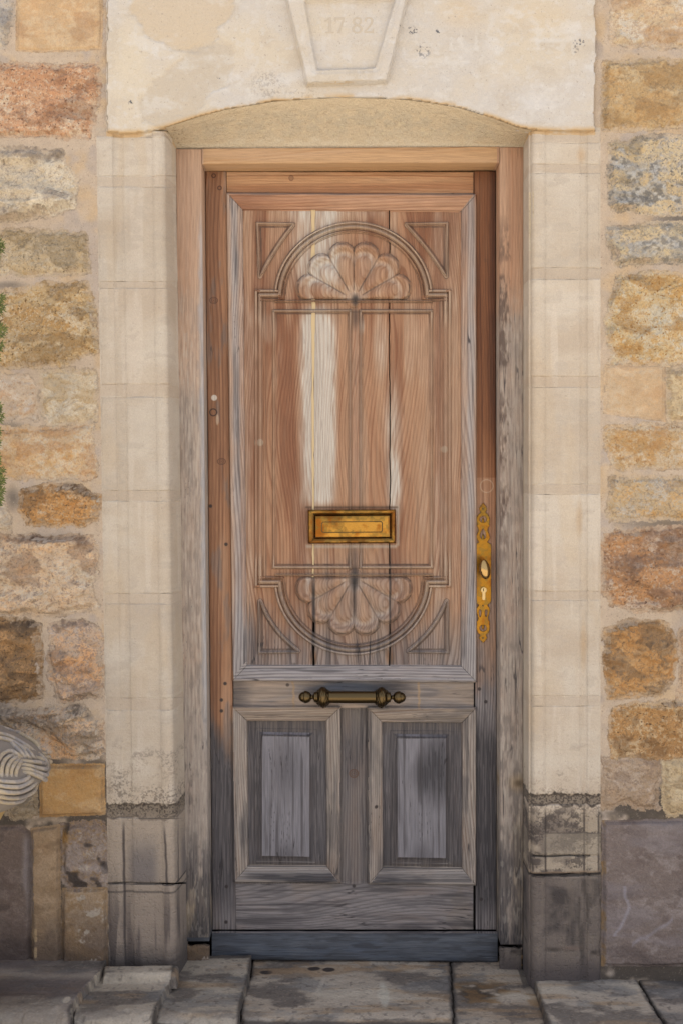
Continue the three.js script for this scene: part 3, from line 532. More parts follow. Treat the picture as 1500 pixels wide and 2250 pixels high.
      grey = side === 2 ? 1 : side === 0 ? .55 * (1 - sst(426, 434, v + 5 * n2)) : .25 + .5 * blur(side === 3 ? u - (v - 460) * .012 : 1058 - (u - 490), 508, 522, 4) + .7 * sst(1250, 1480, v + 60 * n1); if (side % 2) bleach = .35 * (1 - sst(1300, 1450, v)); break;
    case 'lock': dir = 'h'; s = 61; per = 8; k = .7; warm = [172, 150, 128]; late = [128, 108, 92]; grey = .3 + .3 * sst(-.1, .25, n2); tint = [92, 96, 104]; tintA = .75 * sst(.15, .7, spot(u, v, 770, 1518, 130, 30)); dark = .5 * spot(u, v, 860, 1515, 70, 26) + .45 * spot(u, v, 690, 1522, 36, 26) + .5 * (1 - sst(516, 560, u + 20 * n2)); lateAmt = .45; break;
    case 'bottom': dir = 'h'; s = 67; per = 7; k = 2.0; grey = 1; lateAmt = .55; dark = .25 * sst(0, .3, n2); tint = [138, 122, 104]; tintA = .3 * sst(.1, .3, nb); break;
    case 'muntin': s = 71; per = 7; k = .8; grey = .9; dark = .25 + .35 * spot(u, v, 775, 1660, 34, 90); tint = [142, 126, 108]; tintA = .4 * (1 - sst(1556, 1640, v)) + .2; break;
    case 'sill': dir = 'h'; s = 73; per = 9; k = 1.2; grey = 1; lateAmt = .25; tint = [86, 90, 97]; tintA = .95; break;
    case 'lowL': case 'lowR': {
      const L = LOW[kind === 'lowL' ? 0 : 1]; grey = 1; s = kind === 'lowL' ? 83 : 97;
      if (!inQuad(L.i, u, v)) { side = mitreSide(L.o, L.i, u, v); dir = side % 2 ? 'v' : 'h'; s += side * 4; per = 6; k = .9; warm = [176, 152, 126]; grey = side === 0 ? .55 : side === 2 ? .95 : .75; lateAmt = .7; dark = side === 2 ? .9 * sst(-.2, .2, n1 + .12) * sst(L.i[2][1] + 8, L.i[2][1] + 20, v) : .3 * sst(.0, .5, n2); tint = [172, 156, 138]; tintA = .22 * sst(-.3, .4, n2); }
      else { per = 6.5; k = 1.3; const c = inQuad(L.c, u, v); lateAmt = c ? .35 : .65; dark = c ? .1 : .55; tint = c ? [141, 137, 142] : [150, 128, 104]; tintA = c ? .75 : .6 * (1 - sst(1588, 1622, v)) + .4 * sst(1890, 1904, v);
        if (c && kind === 'lowR') dark += .8 * spot(u, v, 960, 1690, 60, 110) + .45 * spot(u, v, 925, 1700, 30, 60); if (c && kind === 'lowL') dark += .3 * spot(u, v, 628, 1690, 50, 90);
        if (c) { over; dark += .35 * spot(u, v, L.c[0][0] + 52, 1885, 34, 50); } } break; }
    case 'panel': {
      const b = u < 688 ? 0 : u < 855 ? 1 : 2; s = 107 + b * 31; per = 7.2; k = 1.7; warm = [176, 131, 97]; late = [120, 70, 42]; lateAmt = .95;
      for (const S of SH) { const q = shell(S, u, v); if (q[0] > 0) { hh = q[1] * 110; lateAmt = .8; bleach += .42 - .3 * sst(.008, .013, q[1]); const rr = Math.hypot(u - S.x, v - S.y), th3 = Math.abs(Math.sin(6 * Math.atan2((v - S.y) * S.s, u - S.x))) * rr / 6; dk = Math.max(dk, .42 * (1 - sst(0, 3, th3)) * sst(18, 26, rr), .6 * (1 - sst(1, 5, q[0]))); } }  // ribs and rim get painted dark lines so the relief shows
      const cv = carved(u, v), cw = 1 - .65 * sst(690, 730, v) * (1 - sst(1205, 1240, v)); if (cv[0] || cv[1]) { hh += cv[0] * 420; dk = Math.max(dk, .62 * cw * cv[1] * (.7 + .6 * sst(-.3, .3, n2))); crest = cv[2] * cw; lateAmt = .75; }  // shade of hollows and light on crests mixed into the wood colour
      bleach += 1.3 * spot(u, v, 702, 860, 58, 560) * 1.5 * sst(660, 720, v + 30 * n1) * (1 - sst(1090, 1130, v)) * sst(-26, -4, 745 - u + 8 * n1 - 20) + .8 * blur(u, 648, 742, 20) * (1 - sst(600, 665, v + 40 * n1));
      bleach += 1.1 * spot(u, v, 866, 1075, 26, 100) + .7 * spot(u, v, 862, 960, 30, 190) + .45 * spot(u, v, 836, 760, 26, 110) + .6 * sst(.2, .8, spot(u, v, 590, 720, 34, 60)) * .5 + .8 * spot(u, v, 795, 715, 8, 26) + .35 * (1 - sst(460, 500, v)) * sst(560, 700, u) * (1 - sst(840, 860, u));
      bleach += .16 * sst(.05, .3, fbm(u * .03 + 4, v * .004, 3)) + .2 * (blur(u, 950, 1012, 10) + blur(u, 534, 560, 8));
      grey = .75 * sst(1300, 1470, v + 70 * n1) * (1 - .4 * spot(u, v, 780, 1340, 200, 120)) + .25 * spot(u, v, 777, 1300, 200, 160);
      stain = .9 * spot(u, v, 778, 1272, 16, 36) + .35 * spot(u, v, 778, 1225, 10, 50) + .5 * spot(u, v, 778, 1320, 7, 60) + .9 * spot(u, v, 780, 658, 13, 18) + .4 * spot(u, v, 780, 695, 12, 40);
      if (u > 768 && u < 793 && v > 680 && v < 1247) { late = [128, 78, 52]; warm = [172, 132, 104]; }
      stain += .8 * (1 - sst(0, 6, Math.abs(u - 689 + 2 * n2))) * sst(1255, 1300, v) * (1 - sst(1425, 1445, v)) + .7 * (1 - sst(0, 4, Math.abs(u - 856))) * sst(1190, 1240, v);
      tint = [132, 84, 44]; tintA = .6 * spot(u, v, 689, 1446, 12, 26) + .6 * spot(u, v, 857, 1446, 16, 26) + .4 * spot(u, v, 775, 1118, 110, 16); break; }
  }
  const a = dir === 'v' ? u : v, l = dir === 'v' ? v : u;
  let [lt, tone] = rings(a, l, s, per, k, hh), fib = vn(a * .5 + s, l * .03), fib2 = vn(a * 1.1 + s, l * .05), band = fbm(a * .03 + s, l * .0025, 3);
  const post = kind === 'postL' || kind === 'postR', lowM = (kind === 'lowL' || kind === 'lowR') && dir !== '' && per === 6, G = post ? [170, 157, 144] : kind === 'mould' ? [172, 166, 163] : lowM ? [166, 158, 152] : GREY, GL = post ? [132, 120, 112] : kind === 'mould' ? [104, 98, 98] : lowM ? [92, 85, 82] : GREYL;
  put(warm); over(late, lt * lateAmt * (.12 + .88 * tone * tone * 1.3)); over(late, .6 * sst(-.05, .35, band) * lateAmt); if (kind === 'panel') over([188, 154, 122], .32 * sst(.0, .35, -band)); else over([206, 172, 142], .3 * sst(.05, .4, -band));
  bleach = clamp(bleach * (.9 + .3 * fib + .4 * n2), 0, .94); over([mix(PALE[0], 176, lt * .38), mix(PALE[1], 154, lt * .38), mix(PALE[2], 134, lt * .38)], bleach);
  grey = clamp(grey + .25 * n2 * (grey > .05 ? 1 : 0)); over([mix(G[0], GL[0], lt * .7 * lateAmt), mix(G[1], GL[1], lt * .7 * lateAmt), mix(G[2], GL[2], lt * .7 * lateAmt)], grey * .92);
  if (tintA > 0) over([tint[0] * (1 + .08 * fib), tint[1] * (1 + .08 * fib), tint[2] * (1 + .08 * fib)], tintA);
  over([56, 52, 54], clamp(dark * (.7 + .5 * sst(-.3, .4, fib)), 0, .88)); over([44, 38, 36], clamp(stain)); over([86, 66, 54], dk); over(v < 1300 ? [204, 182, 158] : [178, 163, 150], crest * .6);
  // splits and black flecks of weathered fibre
  const cw = vn(a * .17 + s + .5 * vn(l * .008, s), l * .0045), fl = (1 - sst(.012, .05, Math.abs(cw))) * sst(.05, .45, fbm(a * .03 + s * 2, l * .012, 3) + .12) * clamp(grey * 1.3 + .15); over([52, 46, 46], fl * .75);
  over([60, 54, 54], .5 * grey * sst(.05, .5, fbm(a * .16 + s, l * .007 + 3, 4)) * (kind === 'sill' || post ? .25 : 1));
  if (kind === 'sill') { over([92, 100, 112], .5 * sst(.05, .3, n2)); over([56, 57, 63], .45 * sst(-.05, .45, fbm(u * .008, v * .05, 4)) + .5 * (1 - sst(2046, 2052, v))); over([116, 117, 118], .55 * spot(u, v, 560, 2080, 40, 12) + .4 * sst(-.1, .5, fbm(u * .015 + 4, v * .09, 5)) + .4 * spot(u, v, 820, 2098, 60, 8)); over([46, 44, 46], .5 * sst(-.05, .5, fbm(u * .02, v * .12 + 7, 5) + .3 * fib) + .5 * (1 - sst(0, 14, 2112 - v))); gain(.96); }
  if (kind === 'postL' || kind === 'postR') { const f4 = fbm(u * .22, v * .05 + s, 4), lo = sst(1300, 1800, v); over([112, 101, 94], (.2 + .35 * lo) * sst(.02, .4, f4 + .5 * fbm(u * .02, v * .006 + s, 3)) * sst(500, 800, v)); over([196, 184, 168], .35 * sst(.1, .4, -f4) * sst(500, 800, v)); if (kind === 'postL') over([172, 172, 176], .6 * sst(-14, -2, u - fiP(v) + 6 * f4) * sst(420, 560, v) * (1 - sst(1500, 1700, v))); } 
  if (kind === 'postR') { over([60, 54, 52], spot(u, v, 1138, 1721, 14, 12)); over([160, 128, 84], .5 * spot(u, v, 1136, 1721, 30, 30)); }
  // knots, plugs and pegs
  const knot = (cx, cy, rx, ry) => { const q = Math.hypot((u - cx) / rx, (v - cy) / ry); if (q < 1.2) { over([94, 60, 42], .8 * sst(.75, .95, q) * (1 - sst(.95, 1.2, q)) + .55 * (1 - sst(.6, 1, q)) * (.5 + .5 * Math.sin(q * 14))); } };
  knot(470, 660, 9, 7); knot(487, 1014, 9, 7); knot(640, 391, 5, 6); knot(777, 1700, 10, 9);
  const ringAt = (cx, cy, r, w, c, t) => over(c, t * (1 - sst(w * .5, w, Math.abs(Math.hypot(u - cx, v - cy) - r))));
  ringAt(470, 386, 4, 1.6, [84, 52, 34], .9); ringAt(483, 413, 4, 1.6, [84, 52, 34], .9); ringAt(469, 906, 7.5, 1.8, [70, 48, 36], .9); ringAt(1068, 1068, 14, 1.6, [214, 190, 160], .5);
  over([216, 204, 188], .95 * sst(7.5, 5.5, Math.hypot(u - 471, v - 874))); over([206, 178, 148], .8 * sst(0, .4, spot(u, v, 478, 922, 4, 16)));
  over([190, 172, 148], .7 * sst(9, 6, Math.hypot(u - 571, v - 972)) + .6 * sst(9, 6, Math.hypot(u - 976, v - 987)));
  for (const [x, y] of [[495, 1502], [487, 1538], [1052, 1514], [1066, 1542], [498, 1948], [497, 2026], [777, 1947], [1056, 1976], [826, 1772], [487, 1562], [463, 1112], [497, 1196]]) over([52, 42, 38], .85 * sst(5, 2.5, Math.hypot(u - x, v - y)));
  if (kind === 'lock') { for (const x of [645, 920]) over([176, 146, 112], .8 * (1 - sst(1, 4, Math.abs(u - x + 2 * vn(v * .1, x))))); over([60, 50, 44], .7 * sst(5, 2.5, Math.hypot(u - 632, v - 1505))); }
  const dirtAndShade = (d, t, w = 3) => over([70, 54, 44], t * (1 - sst(0, w, Math.abs(d))));  // dark lines beside the beads: grime plus shade painted to bring out relief
  if (kind === 'panel') { dirtAndShade(v - 684, .35 * blur(u, 598, 950, 4)); if (u > 596 && u < 952) dirtAndShade(v - 1250, .3); dirtAndShade(v - 663, .25 * blur(u, 600, 950, 4)); const fl2 = u > 765 && u < 796 && v > 676 && v < 1250; if (fl2) dirtAndShade(Math.abs(u - 780.5) - 12.5, .22); dirtAndShade(u - 599, .18 * blur(v, 680, 1247, 3)); dirtAndShade(u - 949, .18 * blur(v, 680, 1247, 3)); }
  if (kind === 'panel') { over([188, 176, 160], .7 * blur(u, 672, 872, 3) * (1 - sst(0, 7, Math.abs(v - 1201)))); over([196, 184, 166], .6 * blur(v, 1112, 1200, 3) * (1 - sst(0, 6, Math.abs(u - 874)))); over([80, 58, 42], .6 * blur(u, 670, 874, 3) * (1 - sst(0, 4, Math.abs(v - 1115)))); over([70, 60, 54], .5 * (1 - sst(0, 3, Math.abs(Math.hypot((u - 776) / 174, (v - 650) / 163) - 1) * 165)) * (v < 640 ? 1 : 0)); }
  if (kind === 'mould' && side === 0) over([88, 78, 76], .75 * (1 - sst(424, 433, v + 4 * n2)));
  gain(1 + .05 * fib + .05 * fib2 + .03 * vn(u * 1.6, v * 1.6));
  return clamp(.55 - .28 * (1 - lt) * (lateAmt) * .8 + .16 * fib + .08 * fib2 - .5 * fl + (kind === 'panel' ? .05 : 0) * lt);
}
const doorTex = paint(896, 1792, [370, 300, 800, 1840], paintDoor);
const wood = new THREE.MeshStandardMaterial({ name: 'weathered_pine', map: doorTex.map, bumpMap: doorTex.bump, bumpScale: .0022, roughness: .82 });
const dark = new THREE.MeshStandardMaterial({ name: 'dark_gap', color: lin(40, 34, 30), roughness: 1 });

// ---------------------------------------------------------------- joinery helpers, all in drawing units with heights in metres
function board(q, z, back, bev = 1.6, o = {}) { // q: corners tl tr br bl; a board with softened arrises, slightly uneven face
  const nx = o.nx ?? 6, ny = o.ny ?? 24, rowsOf = (n) => { const t = [0]; for (let i = 0; i <= n; i++) t.push(i / n); t.push(1); return t; };
  const us = rowsOf(nx), vs = rowsOf(ny), pos = [], idx = [], at = (a, b) => [mix(mix(q[0][0], q[1][0], a), mix(q[3][0], q[2][0], a), b), mix(mix(q[0][1], q[3][1], b), mix(q[1][1], q[2][1], b), a)];
  const W0 = Math.abs(q[1][0] - q[0][0]), H0 = Math.abs(q[3][1] - q[0][1]);
  const rs = (n, L) => { const t = [0, 0, bev * .4 / L, bev / L]; for (let i = 1; i < n; i++) t.push(i / n); t.push(1 - bev / L, 1 - bev * .4 / L, 1, 1); return t; };
  const A = rs(nx, W0), B = rs(ny, H0);
  for (let j = 0; j < B.length; j++) for (let i = 0; i < A.length; i++) {
    const e = Math.min(i, j, A.length - 1 - i, B.length - 1 - j), drop = [back, -.0018, -.0006, 0][Math.min(e, 3)];
    const [u, v] = at(A[i], B[j]);
    const p = W(u, v, z), wave = e > 2 ? .0005 * fbm(u * .02 + (o.seed ?? 0), v * .008, 2) : 0;
    pos.push(p[0], p[1], e === 0 ? back : z + drop + wave);
  }
  const m = A.length;
  for (let j = 0; j < B.length - 1; j++) for (let i = 0; i < m - 1; i++) { const a = j * m + i, b = a + m; idx.push(a, b, a + 1, a + 1, b, b + 1); }
  return geometry(pos, idx).toNonIndexed ? creased(pos, idx) : null;
}
function creased(pos, idx) { // keep sides crisp: normals from faces that agree to within 50 degrees
  const g = new THREE.BufferGeometry(); g.setAttribute('position', new THREE.BufferAttribute(Float32Array.from(pos), 3)); g.setIndex(idx);
  const f = g.toNonIndexed(); f.computeVertexNormals();
  const P = f.attributes.position, N = f.attributes.normal, map = new Map(), key = (i) => `${Math.round(P.getX(i) * 2e5)},${Math.round(P.getY(i) * 2e5)},${Math.round(P.getZ(i) * 2e5)}`, out = new Float32Array(P.count * 3);
  for (let i = 0; i < P.count; i++) { const k = key(i); (map.get(k) ?? map.set(k, []).get(k)).push(i); }
  for (const list of map.values()) for (const i of list) {
    let x = 0, y = 0, z = 0; const nx = N.getX(i), ny = N.getY(i), nz = N.getZ(i);
    for (const j of list) if (nx * N.getX(j) + ny * N.getY(j) + nz * N.getZ(j) > .64) { x += N.getX(j); y += N.getY(j); z += N.getZ(j); }
    const L = Math.hypot(x, y, z) || 1; out[i * 3] = x / L; out[i * 3 + 1] = y / L; out[i * 3 + 2] = z / L;
  }
  f.setAttribute('normal', new THREE.BufferAttribute(out, 3));
  return f;
}
function stripes(lines, z) { // lines: rows of [u, v, h], neighbouring rows joined
  const pos = [], idx = [], m = lines[0].length;
  for (const L of lines) for (const [u, v, h] of L) pos.push(...W(u, v, z + h));
  for (let j = 0; j < lines.length - 1; j++) for (let i = 0; i < m - 1; i++) { const a = j * m + i, b = a + m; idx.push(a, b, a + 1, a + 1, b, b + 1); }
  return creased(pos, idx);
}
function mitred(o, i, prof, z, add) { // four lengths of moulding between an outer and an inner outline, prof: [t from outer to inner, height]
  for (let s = 0; s < 4; s++) {
    const a = s, b = (s + 1) % 4, n = 40, lines = [];
    for (const [t, h] of prof) {
      const L = [];
      for (let k = 0; k <= n; k++) {
        const c = k / n, gap = (k === 0 ? .5 : k === n ? -.5 : 0);
        const p = [mix(o[a][0], i[a][0], t), mix(o[a][1], i[a][1], t)], q = [mix(o[b][0], i[b][0], t), mix(o[b][1], i[b][1], t)];
        const len = Math.hypot(q[0] - p[0], q[1] - p[1]), u = mix(p[0], q[0], c) + gap * (q[0] - p[0]) / len, v = mix(p[1], q[1], c) + gap * (q[1] - p[1]) / len;
        L.push([u, v, h + (t > .02 && t < .98 ? .0006 * vn(k * .6 + s * 9, t * 4) : 0)]);
      }
      lines.push(L);
    }
    add(stripes(lines, z), s);
  }
}
function bead(path, width, prof, z, closed, worn) { // a carved moulding following a path; prof: [-.5 .. .5, height], left of the path first
  const n = path.length, off = path.map((p, i) => {
    const a = path[closed ? (i + n - 1) % n : Math.max(0, i - 1)], b = path[closed ? (i + 1) % n : Math.min(n - 1, i + 1)];
    let d1 = [p[0] - a[0], p[1] - a[1]], d2 = [b[0] - p[0], b[1] - p[1]];
    const l1 = Math.hypot(...d1), l2 = Math.hypot(...d2); if (!l1) d1 = d2; if (!l2) d2 = d1;
    const n1 = [d1[1] / (l1 || l2), -d1[0] / (l1 || l2)], n2 = [d2[1] / (l2 || l1), -d2[0] / (l2 || l1)], m = [n1[0] + n2[0], n1[1] + n2[1]], mm = m[0] * m[0] + m[1] * m[1];
    const f = Math.min(2 / mm, 1.4); return [m[0] * f, m[1] * f];
  });
  const lines = prof.map(([t, h]) => { const L = path.map((p, i) => [p[0] + off[i][0] * t * width, p[1] + off[i][1] * t * width, worn && h > 0 ? h * worn(p[1]) : h]); if (closed) L.push([...L[0]]); return L; });
  return stripes(lines, z);
}

// ---------------------------------------------------------------- the timber frame
const frame = thing('door_frame', 'weathered bare timber door frame, brown at the head and grey at the feet, set inside the stone surround', 'door frame');
const fx = (v) => 387 + .0095 * (v - 325), fi = (v) => 443 + .0098 * (v - 360), gx = (v) => 1149 - .0005 * (v - 325), gi = (v) => 1097 + .001 * (v - 360);
{
  const add = (name, q, z, back, o) => part(name, mapped(board(q, z, back, 1.8, o), doorTex, ZF), wood, frame);
  add('post', [[fx(326), 327], [431, 327], [fi(2068) - 12 + 12 * 0, 2069], [fx(2068), 2069]].map((p, i) => (i === 1 ? [fi(327), 327] : i === 2 ? [fi(2069), 2069] : p)), ZF, -.235, { ny: 60 });
  add('post', [[gi(322), 323], [gx(322), 323], [gx(2074), 2076], [gi(2074), 2076]], ZF, -.235, { ny: 60, seed: 5 });
  add('head', [[fi(340) + .6, 326], [gi(340) - .6, 322], [gi(358) - .6, 357], [fi(358) + .6, 360]], ZF + .0006, -.235, { nx: 40, ny: 4, seed: 9 });
}
// stone footings under the two posts
for (const [q, s] of [[[[405, 2074], [463, 2074], [463, 2150], [406, 2150]], 1], [[[1095, 2080], [1149, 2080], [1149, 2150], [1095, 2150]], 2]]) {
  const g = relief([q[0][0] - 2, q[0][1] - 2, q[1][0] + 2, q[2][1] + 2], 3, (u, v) => sdPoly(q, u, v) + 2 * vn(u * .1 + s * 9, v * .1), (u, v, d) => .02 + .006 * fbm(u * .03 + s, v * .04, 3) - .008 * (1 - sst(0, 8, d)), (u, v, h) => W(u, v, -.115 + h * .6), -.03);
  const gg = mapped(g, wallTex, -.10), uv = gg.attributes.uv; for (let i = 0; i < uv.count; i++) uv.setX(i, uv.getX(i) + ((s === 1 ? 160 - 405 : 1290 - 1095 - 20) / 2000));
  part('post_footing', gg, wallMat, surround);
}

// ---------------------------------------------------------------- the door
const door = thing('wooden_door', 'old carved pine door with brass fittings, bleached brown above and weathered grey below', 'door');
const add = (name, geo, parent = door, zr = ZD) => part(name, mapped(geo, doorTex, zr), wood, parent);
add('stile', board([[xL(374), 376], [xLs(380) + .4, 376], [xLs(2041) - 2, 2043], [xL(2041), 2043]], ZD, ZD - .04, 1.4, { ny: 60 }));
add('stile', board([[xRs(374), 376], [xR(374), 376], [xR(2041), 2043], [xRs(2041), 2043]], ZD - .0005, ZD - .04, 1.4, { ny: 60, seed: 4 }));
add('top_rail', board([[xLs(374) + 1.6, 377], [xRs(374) - 1.8, 378], [xRs(424) - 1.8, 432], [xLs(424) + 1.6, 428]], ZD - .0008, ZD - .04, 1.4, { nx: 30, ny: 4, seed: 7 }));
add('lock_rail', board([[513, 1490], [1040, 1494], [1040, 1560], [513, 1560]], ZD - .001, ZD - .04, 1.2, { nx: 30, ny: 6, seed: 11 }));
add('muntin', board([[744, 1553], [811, 1553], [811, 1950], [744, 1950]], ZD - .0022, ZD - .04, 1, { nx: 6, ny: 24, seed: 13 }));
add('bottom_rail', board([[516, 1936], [1039, 1938], [1039, 2043], [516, 2043]], ZD - .0012, ZD - .04, 1.4, { nx: 30, ny: 8, seed: 15 }));
{ // drip board along the foot, painted blue grey
  const prof = [[0, -.02], [.02, .006], [.08, .014], [.2, .017], [.55, .021], [.92, .023], [.98, .020], [1, -.02]], lines = prof.map(([t, h]) => { const L = []; for (let i = 0; i <= 60; i++) { const a = i / 60; L.push([mix(466, 1092, a), mix(2045, mix(2108, 2116, a), t) + .8 * vn(a * 20, t * 2), h + .0006 * vn(a * 30, t * 3)]); } return L; });
  add('drip_board', stripes(lines, ZD)).userData.label = 'blue grey painted drip board along the foot of the door';
}
{
  const prof = [[0, -.004], [.015, .008], [.05, .0125], [.12, .0145], [.20, .0135], [.25, .010], [.29, .0092], [.34, .0098], [.60, .003], [.80, -.003], [.84, -.0048], [.90, -.0050], [.96, -.0065], [1, -.0135]];
  const names = [];
  mitred(oMit, iMit, prof, ZD, (g) => add('panel_moulding', g));
  for (const L of LOW) {
    mitred(L.o, L.i, prof, ZD, (g) => add('panel_moulding', g));
    const q = L.i.map(([u, v], k) => [u + (k === 0 || k === 3 ? -3 : 3), v + (k < 2 ? -3 : 3)]);
    const lp = add('lower_panel', board(q, ZP, ZP - .02, 1, { nx: 8, ny: 16 }));
    const grow = (q, d) => q.map(([u, v], k) => [u + (k === 0 || k === 3 ? -d : d), v + (k < 2 ? -d : d)]);
    const lines = [[17, -.001], [16.2, .0022], [13, .0026], [12, .0012], [9, .0014], [2, .0115], [1.2, .0145], [0, .0152]].map(([d, h]) => { const p = grow(L.c, d); return [...p, p[0]].map(([u, v]) => [u, v, h]); });
    add('raised_field', mergeGeometries([stripes(lines, ZP), stripes([[[...L.c[0], .0152], [...L.c[1], .0152]], [[...L.c[3], .0152], [...L.c[2], .0152]]], ZP)]), lp);
  }
}
{ // three boards of the carved upper panel, with an open crack and a filled joint
  const top = 455, bot = 1468, jit = (v, k) => 1.1 * vn(v * .015, k) + .5 * vn(v * .07, k);
  const bd = (l, r, seed) => { const lines = []; for (let j = 0; j <= 120; j++) { const v = mix(top, bot, j / 120), a = l(v), b = r(v); lines.push([[a, v, -.02], [a, v, -.0008], [a + 1, v, 0], ...[.1, .3, .5, .7, .9].map((t) => [mix(a + 1, b - 1, t), v, .0005 * fbm(t * 3 + seed, v * .006, 2)]), [b - 1, v, 0], [b, v, -.0008], [b, v, -.02]]); } return stripes(lines, ZP); };
  add('panel_board', bd(() => 530, (v) => 686 + jit(v, 1), 1));
  add('panel_board', bd((v) => 690.5 + jit(v, 1), (v) => 854.2 + jit(v, 5) * 1.3, 2));
  add('panel_board', bd((v) => 856.6 + jit(v, 5) * 1.3 - (v > 620 && v < 655 ? 3 * Math.sin((v - 620) / 35 * Math.PI) * 0 : 0), () => 1018, 3));
  const fillMat = new THREE.MeshStandardMaterial({ name: 'joint_filler', color: lin(222, 194, 148), roughness: .95 });
  const fl = []; for (let j = 0; j <= 120; j++) { const v = mix(456, 1292, j / 120), w = 5.0 + .9 * vn(v * .05, 2) - 2.2 * sst(690, 800, v), c = 688 + jit(v, 1); fl.push([[c - w, v, -.004], [c - w * .8, v, .0012], [c, v, .0018 + .0005 * vn(v * .2, 1)], [c + w * .8, v, .0012], [c + w, v, -.004]]); }
  part('joint_filler', stripes(fl, ZP), fillMat, door);
  const back = board([[392, 340], [1146, 340], [1146, 2150], [392, 2150]], -.224, -.24); part('added_backing', back, dark, door);  // added dark board behind door and frame, keeps light out of the gaps
  // the carved outline with its two arches
  const P = [], arc = (cy, b, from, to) => { for (let i = 0; i <= 48; i++) { const t = mix(from, to, i / 48); P.push([776 - 162 * Math.cos(t), cy - b * Math.sin(t)]); } };
  P.push([572, 1279], [572, 1215], [572, 725], [572, 648], [612, 648]); arc(654, 156, .04, Math.PI - .04); P.push([940, 648], [978, 648], [978, 725], [978, 1215], [978, 1279], [940, 1279]);
  arc(1273, 155, Math.PI + .04, 2 * Math.PI - .04); P.push([612, 1279]);
  const worn = (v) => 1 - .6 * sst(690, 720, v) * (1 - sst(1220, 1243, v)); // the long uprights are nearly weathered away
  add('carved_border', bead(P, 25, triple, ZP, true, worn));
  for (const [x0, x1] of [[603, 768], [793, 946]]) add('carved_field', bead([[x0, 1245], [x0, 1218], [x0, 722], [x0, 684], [x1, 684], [x1, 722], [x1, 1218], [x1, 1245]], 9, single, ZP, true, worn));
  for (const y of [662, 1264]) add('carved_sill', bead([[604, y], [950, y]], 6, single, ZP));
  for (const Q of TRI) add('carved_corner', bead(Q, 10, single, ZP, true));
  SH.forEach((S) => {
    const pos = [], idx = [], nr = 34, na = 150;
    for (let j = 0; j <= nr; j++) for (let i = 0; i <= na; i++) {
      const th = Math.PI * (1 - i / na), q = Math.abs(Math.sin(6 * th)), R = (114 + 19 * q ** .6) * (S.s > 0 ? 1 : .985), r = R * (j / nr) ** .8, u = S.x + r * Math.cos(th), v = S.y + S.s * (r * Math.sin(th) + .3);
      pos.push(...W(u, v, ZP + (j === nr ? -.001 : shell(S, u, v)[1] + .0003)));
    }
    for (let j = 0; j < nr; j++) for (let i = 0; i < na; i++) { const a = j * (na + 1) + i, b = a + na + 1; if (S.s < 0) idx.push(a, a + 1, b, a + 1, b + 1, b); else idx.push(a, b, a + 1, a + 1, b, b + 1); }
    const sh = add('carved_shell', geometry(pos, idx));
    const bo = []; for (let j = 0; j <= 8; j++) { const L = []; for (let i = 0; i <= 28; i++) { const t = i / 28 * 2 * Math.PI, r = 19 * (1 - j / 8); L.push([S.x + r * Math.cos(t) * S.s * -1, S.y + r * Math.sin(t), -.001 + .0085 * Math.sqrt(1 - (r / 19.2) ** 2) - .002 * sst(8, 0, r)]); } bo.push(L); }
    const bg = stripes(bo, ZP); add('shell_boss', bg, sh);
  });
}

// ---------------------------------------------------------------- brass on the door
const brassTex = paint(512, 512, [660, 1095, 440, 330], (u, v) => {
  const n = fbm(u * .03, v * .03, 4), m = fbm(u * .12, v * .12, 3), p = u < 900;
  put(p ? [194, 142, 62] : [170, 120, 40]); over([150, 90, 30], sst(0, .35, n)); over([134, 108, 54], sst(.05, .35, m) * .6); over([92, 70, 38], sst(.0, .5, fbm(u * .06 + 9, v * .06, 4)) * .3);
  if (p) { const e = Math.min(u - 690, 855 - u, v - 1131, 1181 - v); over([92, 70, 44], .45 * (1 - sst(0, 5, Math.abs(e))) + (e < 0 ? .25 : 0)); }
  gain(1 + .05 * vn(u * .9, v * .9));
  return .5 + .2 * m + .1 * vn(u * .4, v * .4);
});
const brass = new THREE.MeshPhysicalMaterial({ name: 'worn_brass', map: brassTex.map, bumpMap: brassTex.bump, bumpScale: .0006, metalness: .95, roughness: .30, color: new THREE.Color(1.25, 1.25, 1.25).clampScalar ? 0xffffff : 0xffffff });
const bronze = new THREE.MeshStandardMaterial({ name: 'dark_bronze', color: lin(84, 69, 46, 1), metalness: 1, roughness: .3 });
const knobMat = new THREE.MeshStandardMaterial({ name: 'polished_brass', color: lin(160, 130, 84, 1), metalness: 1, roughness: .16 });
const steel = new THREE.MeshStandardMaterial({ name: 'lock_metal', color: lin(170, 146, 104, 1), metalness: 1, roughness: .3 });
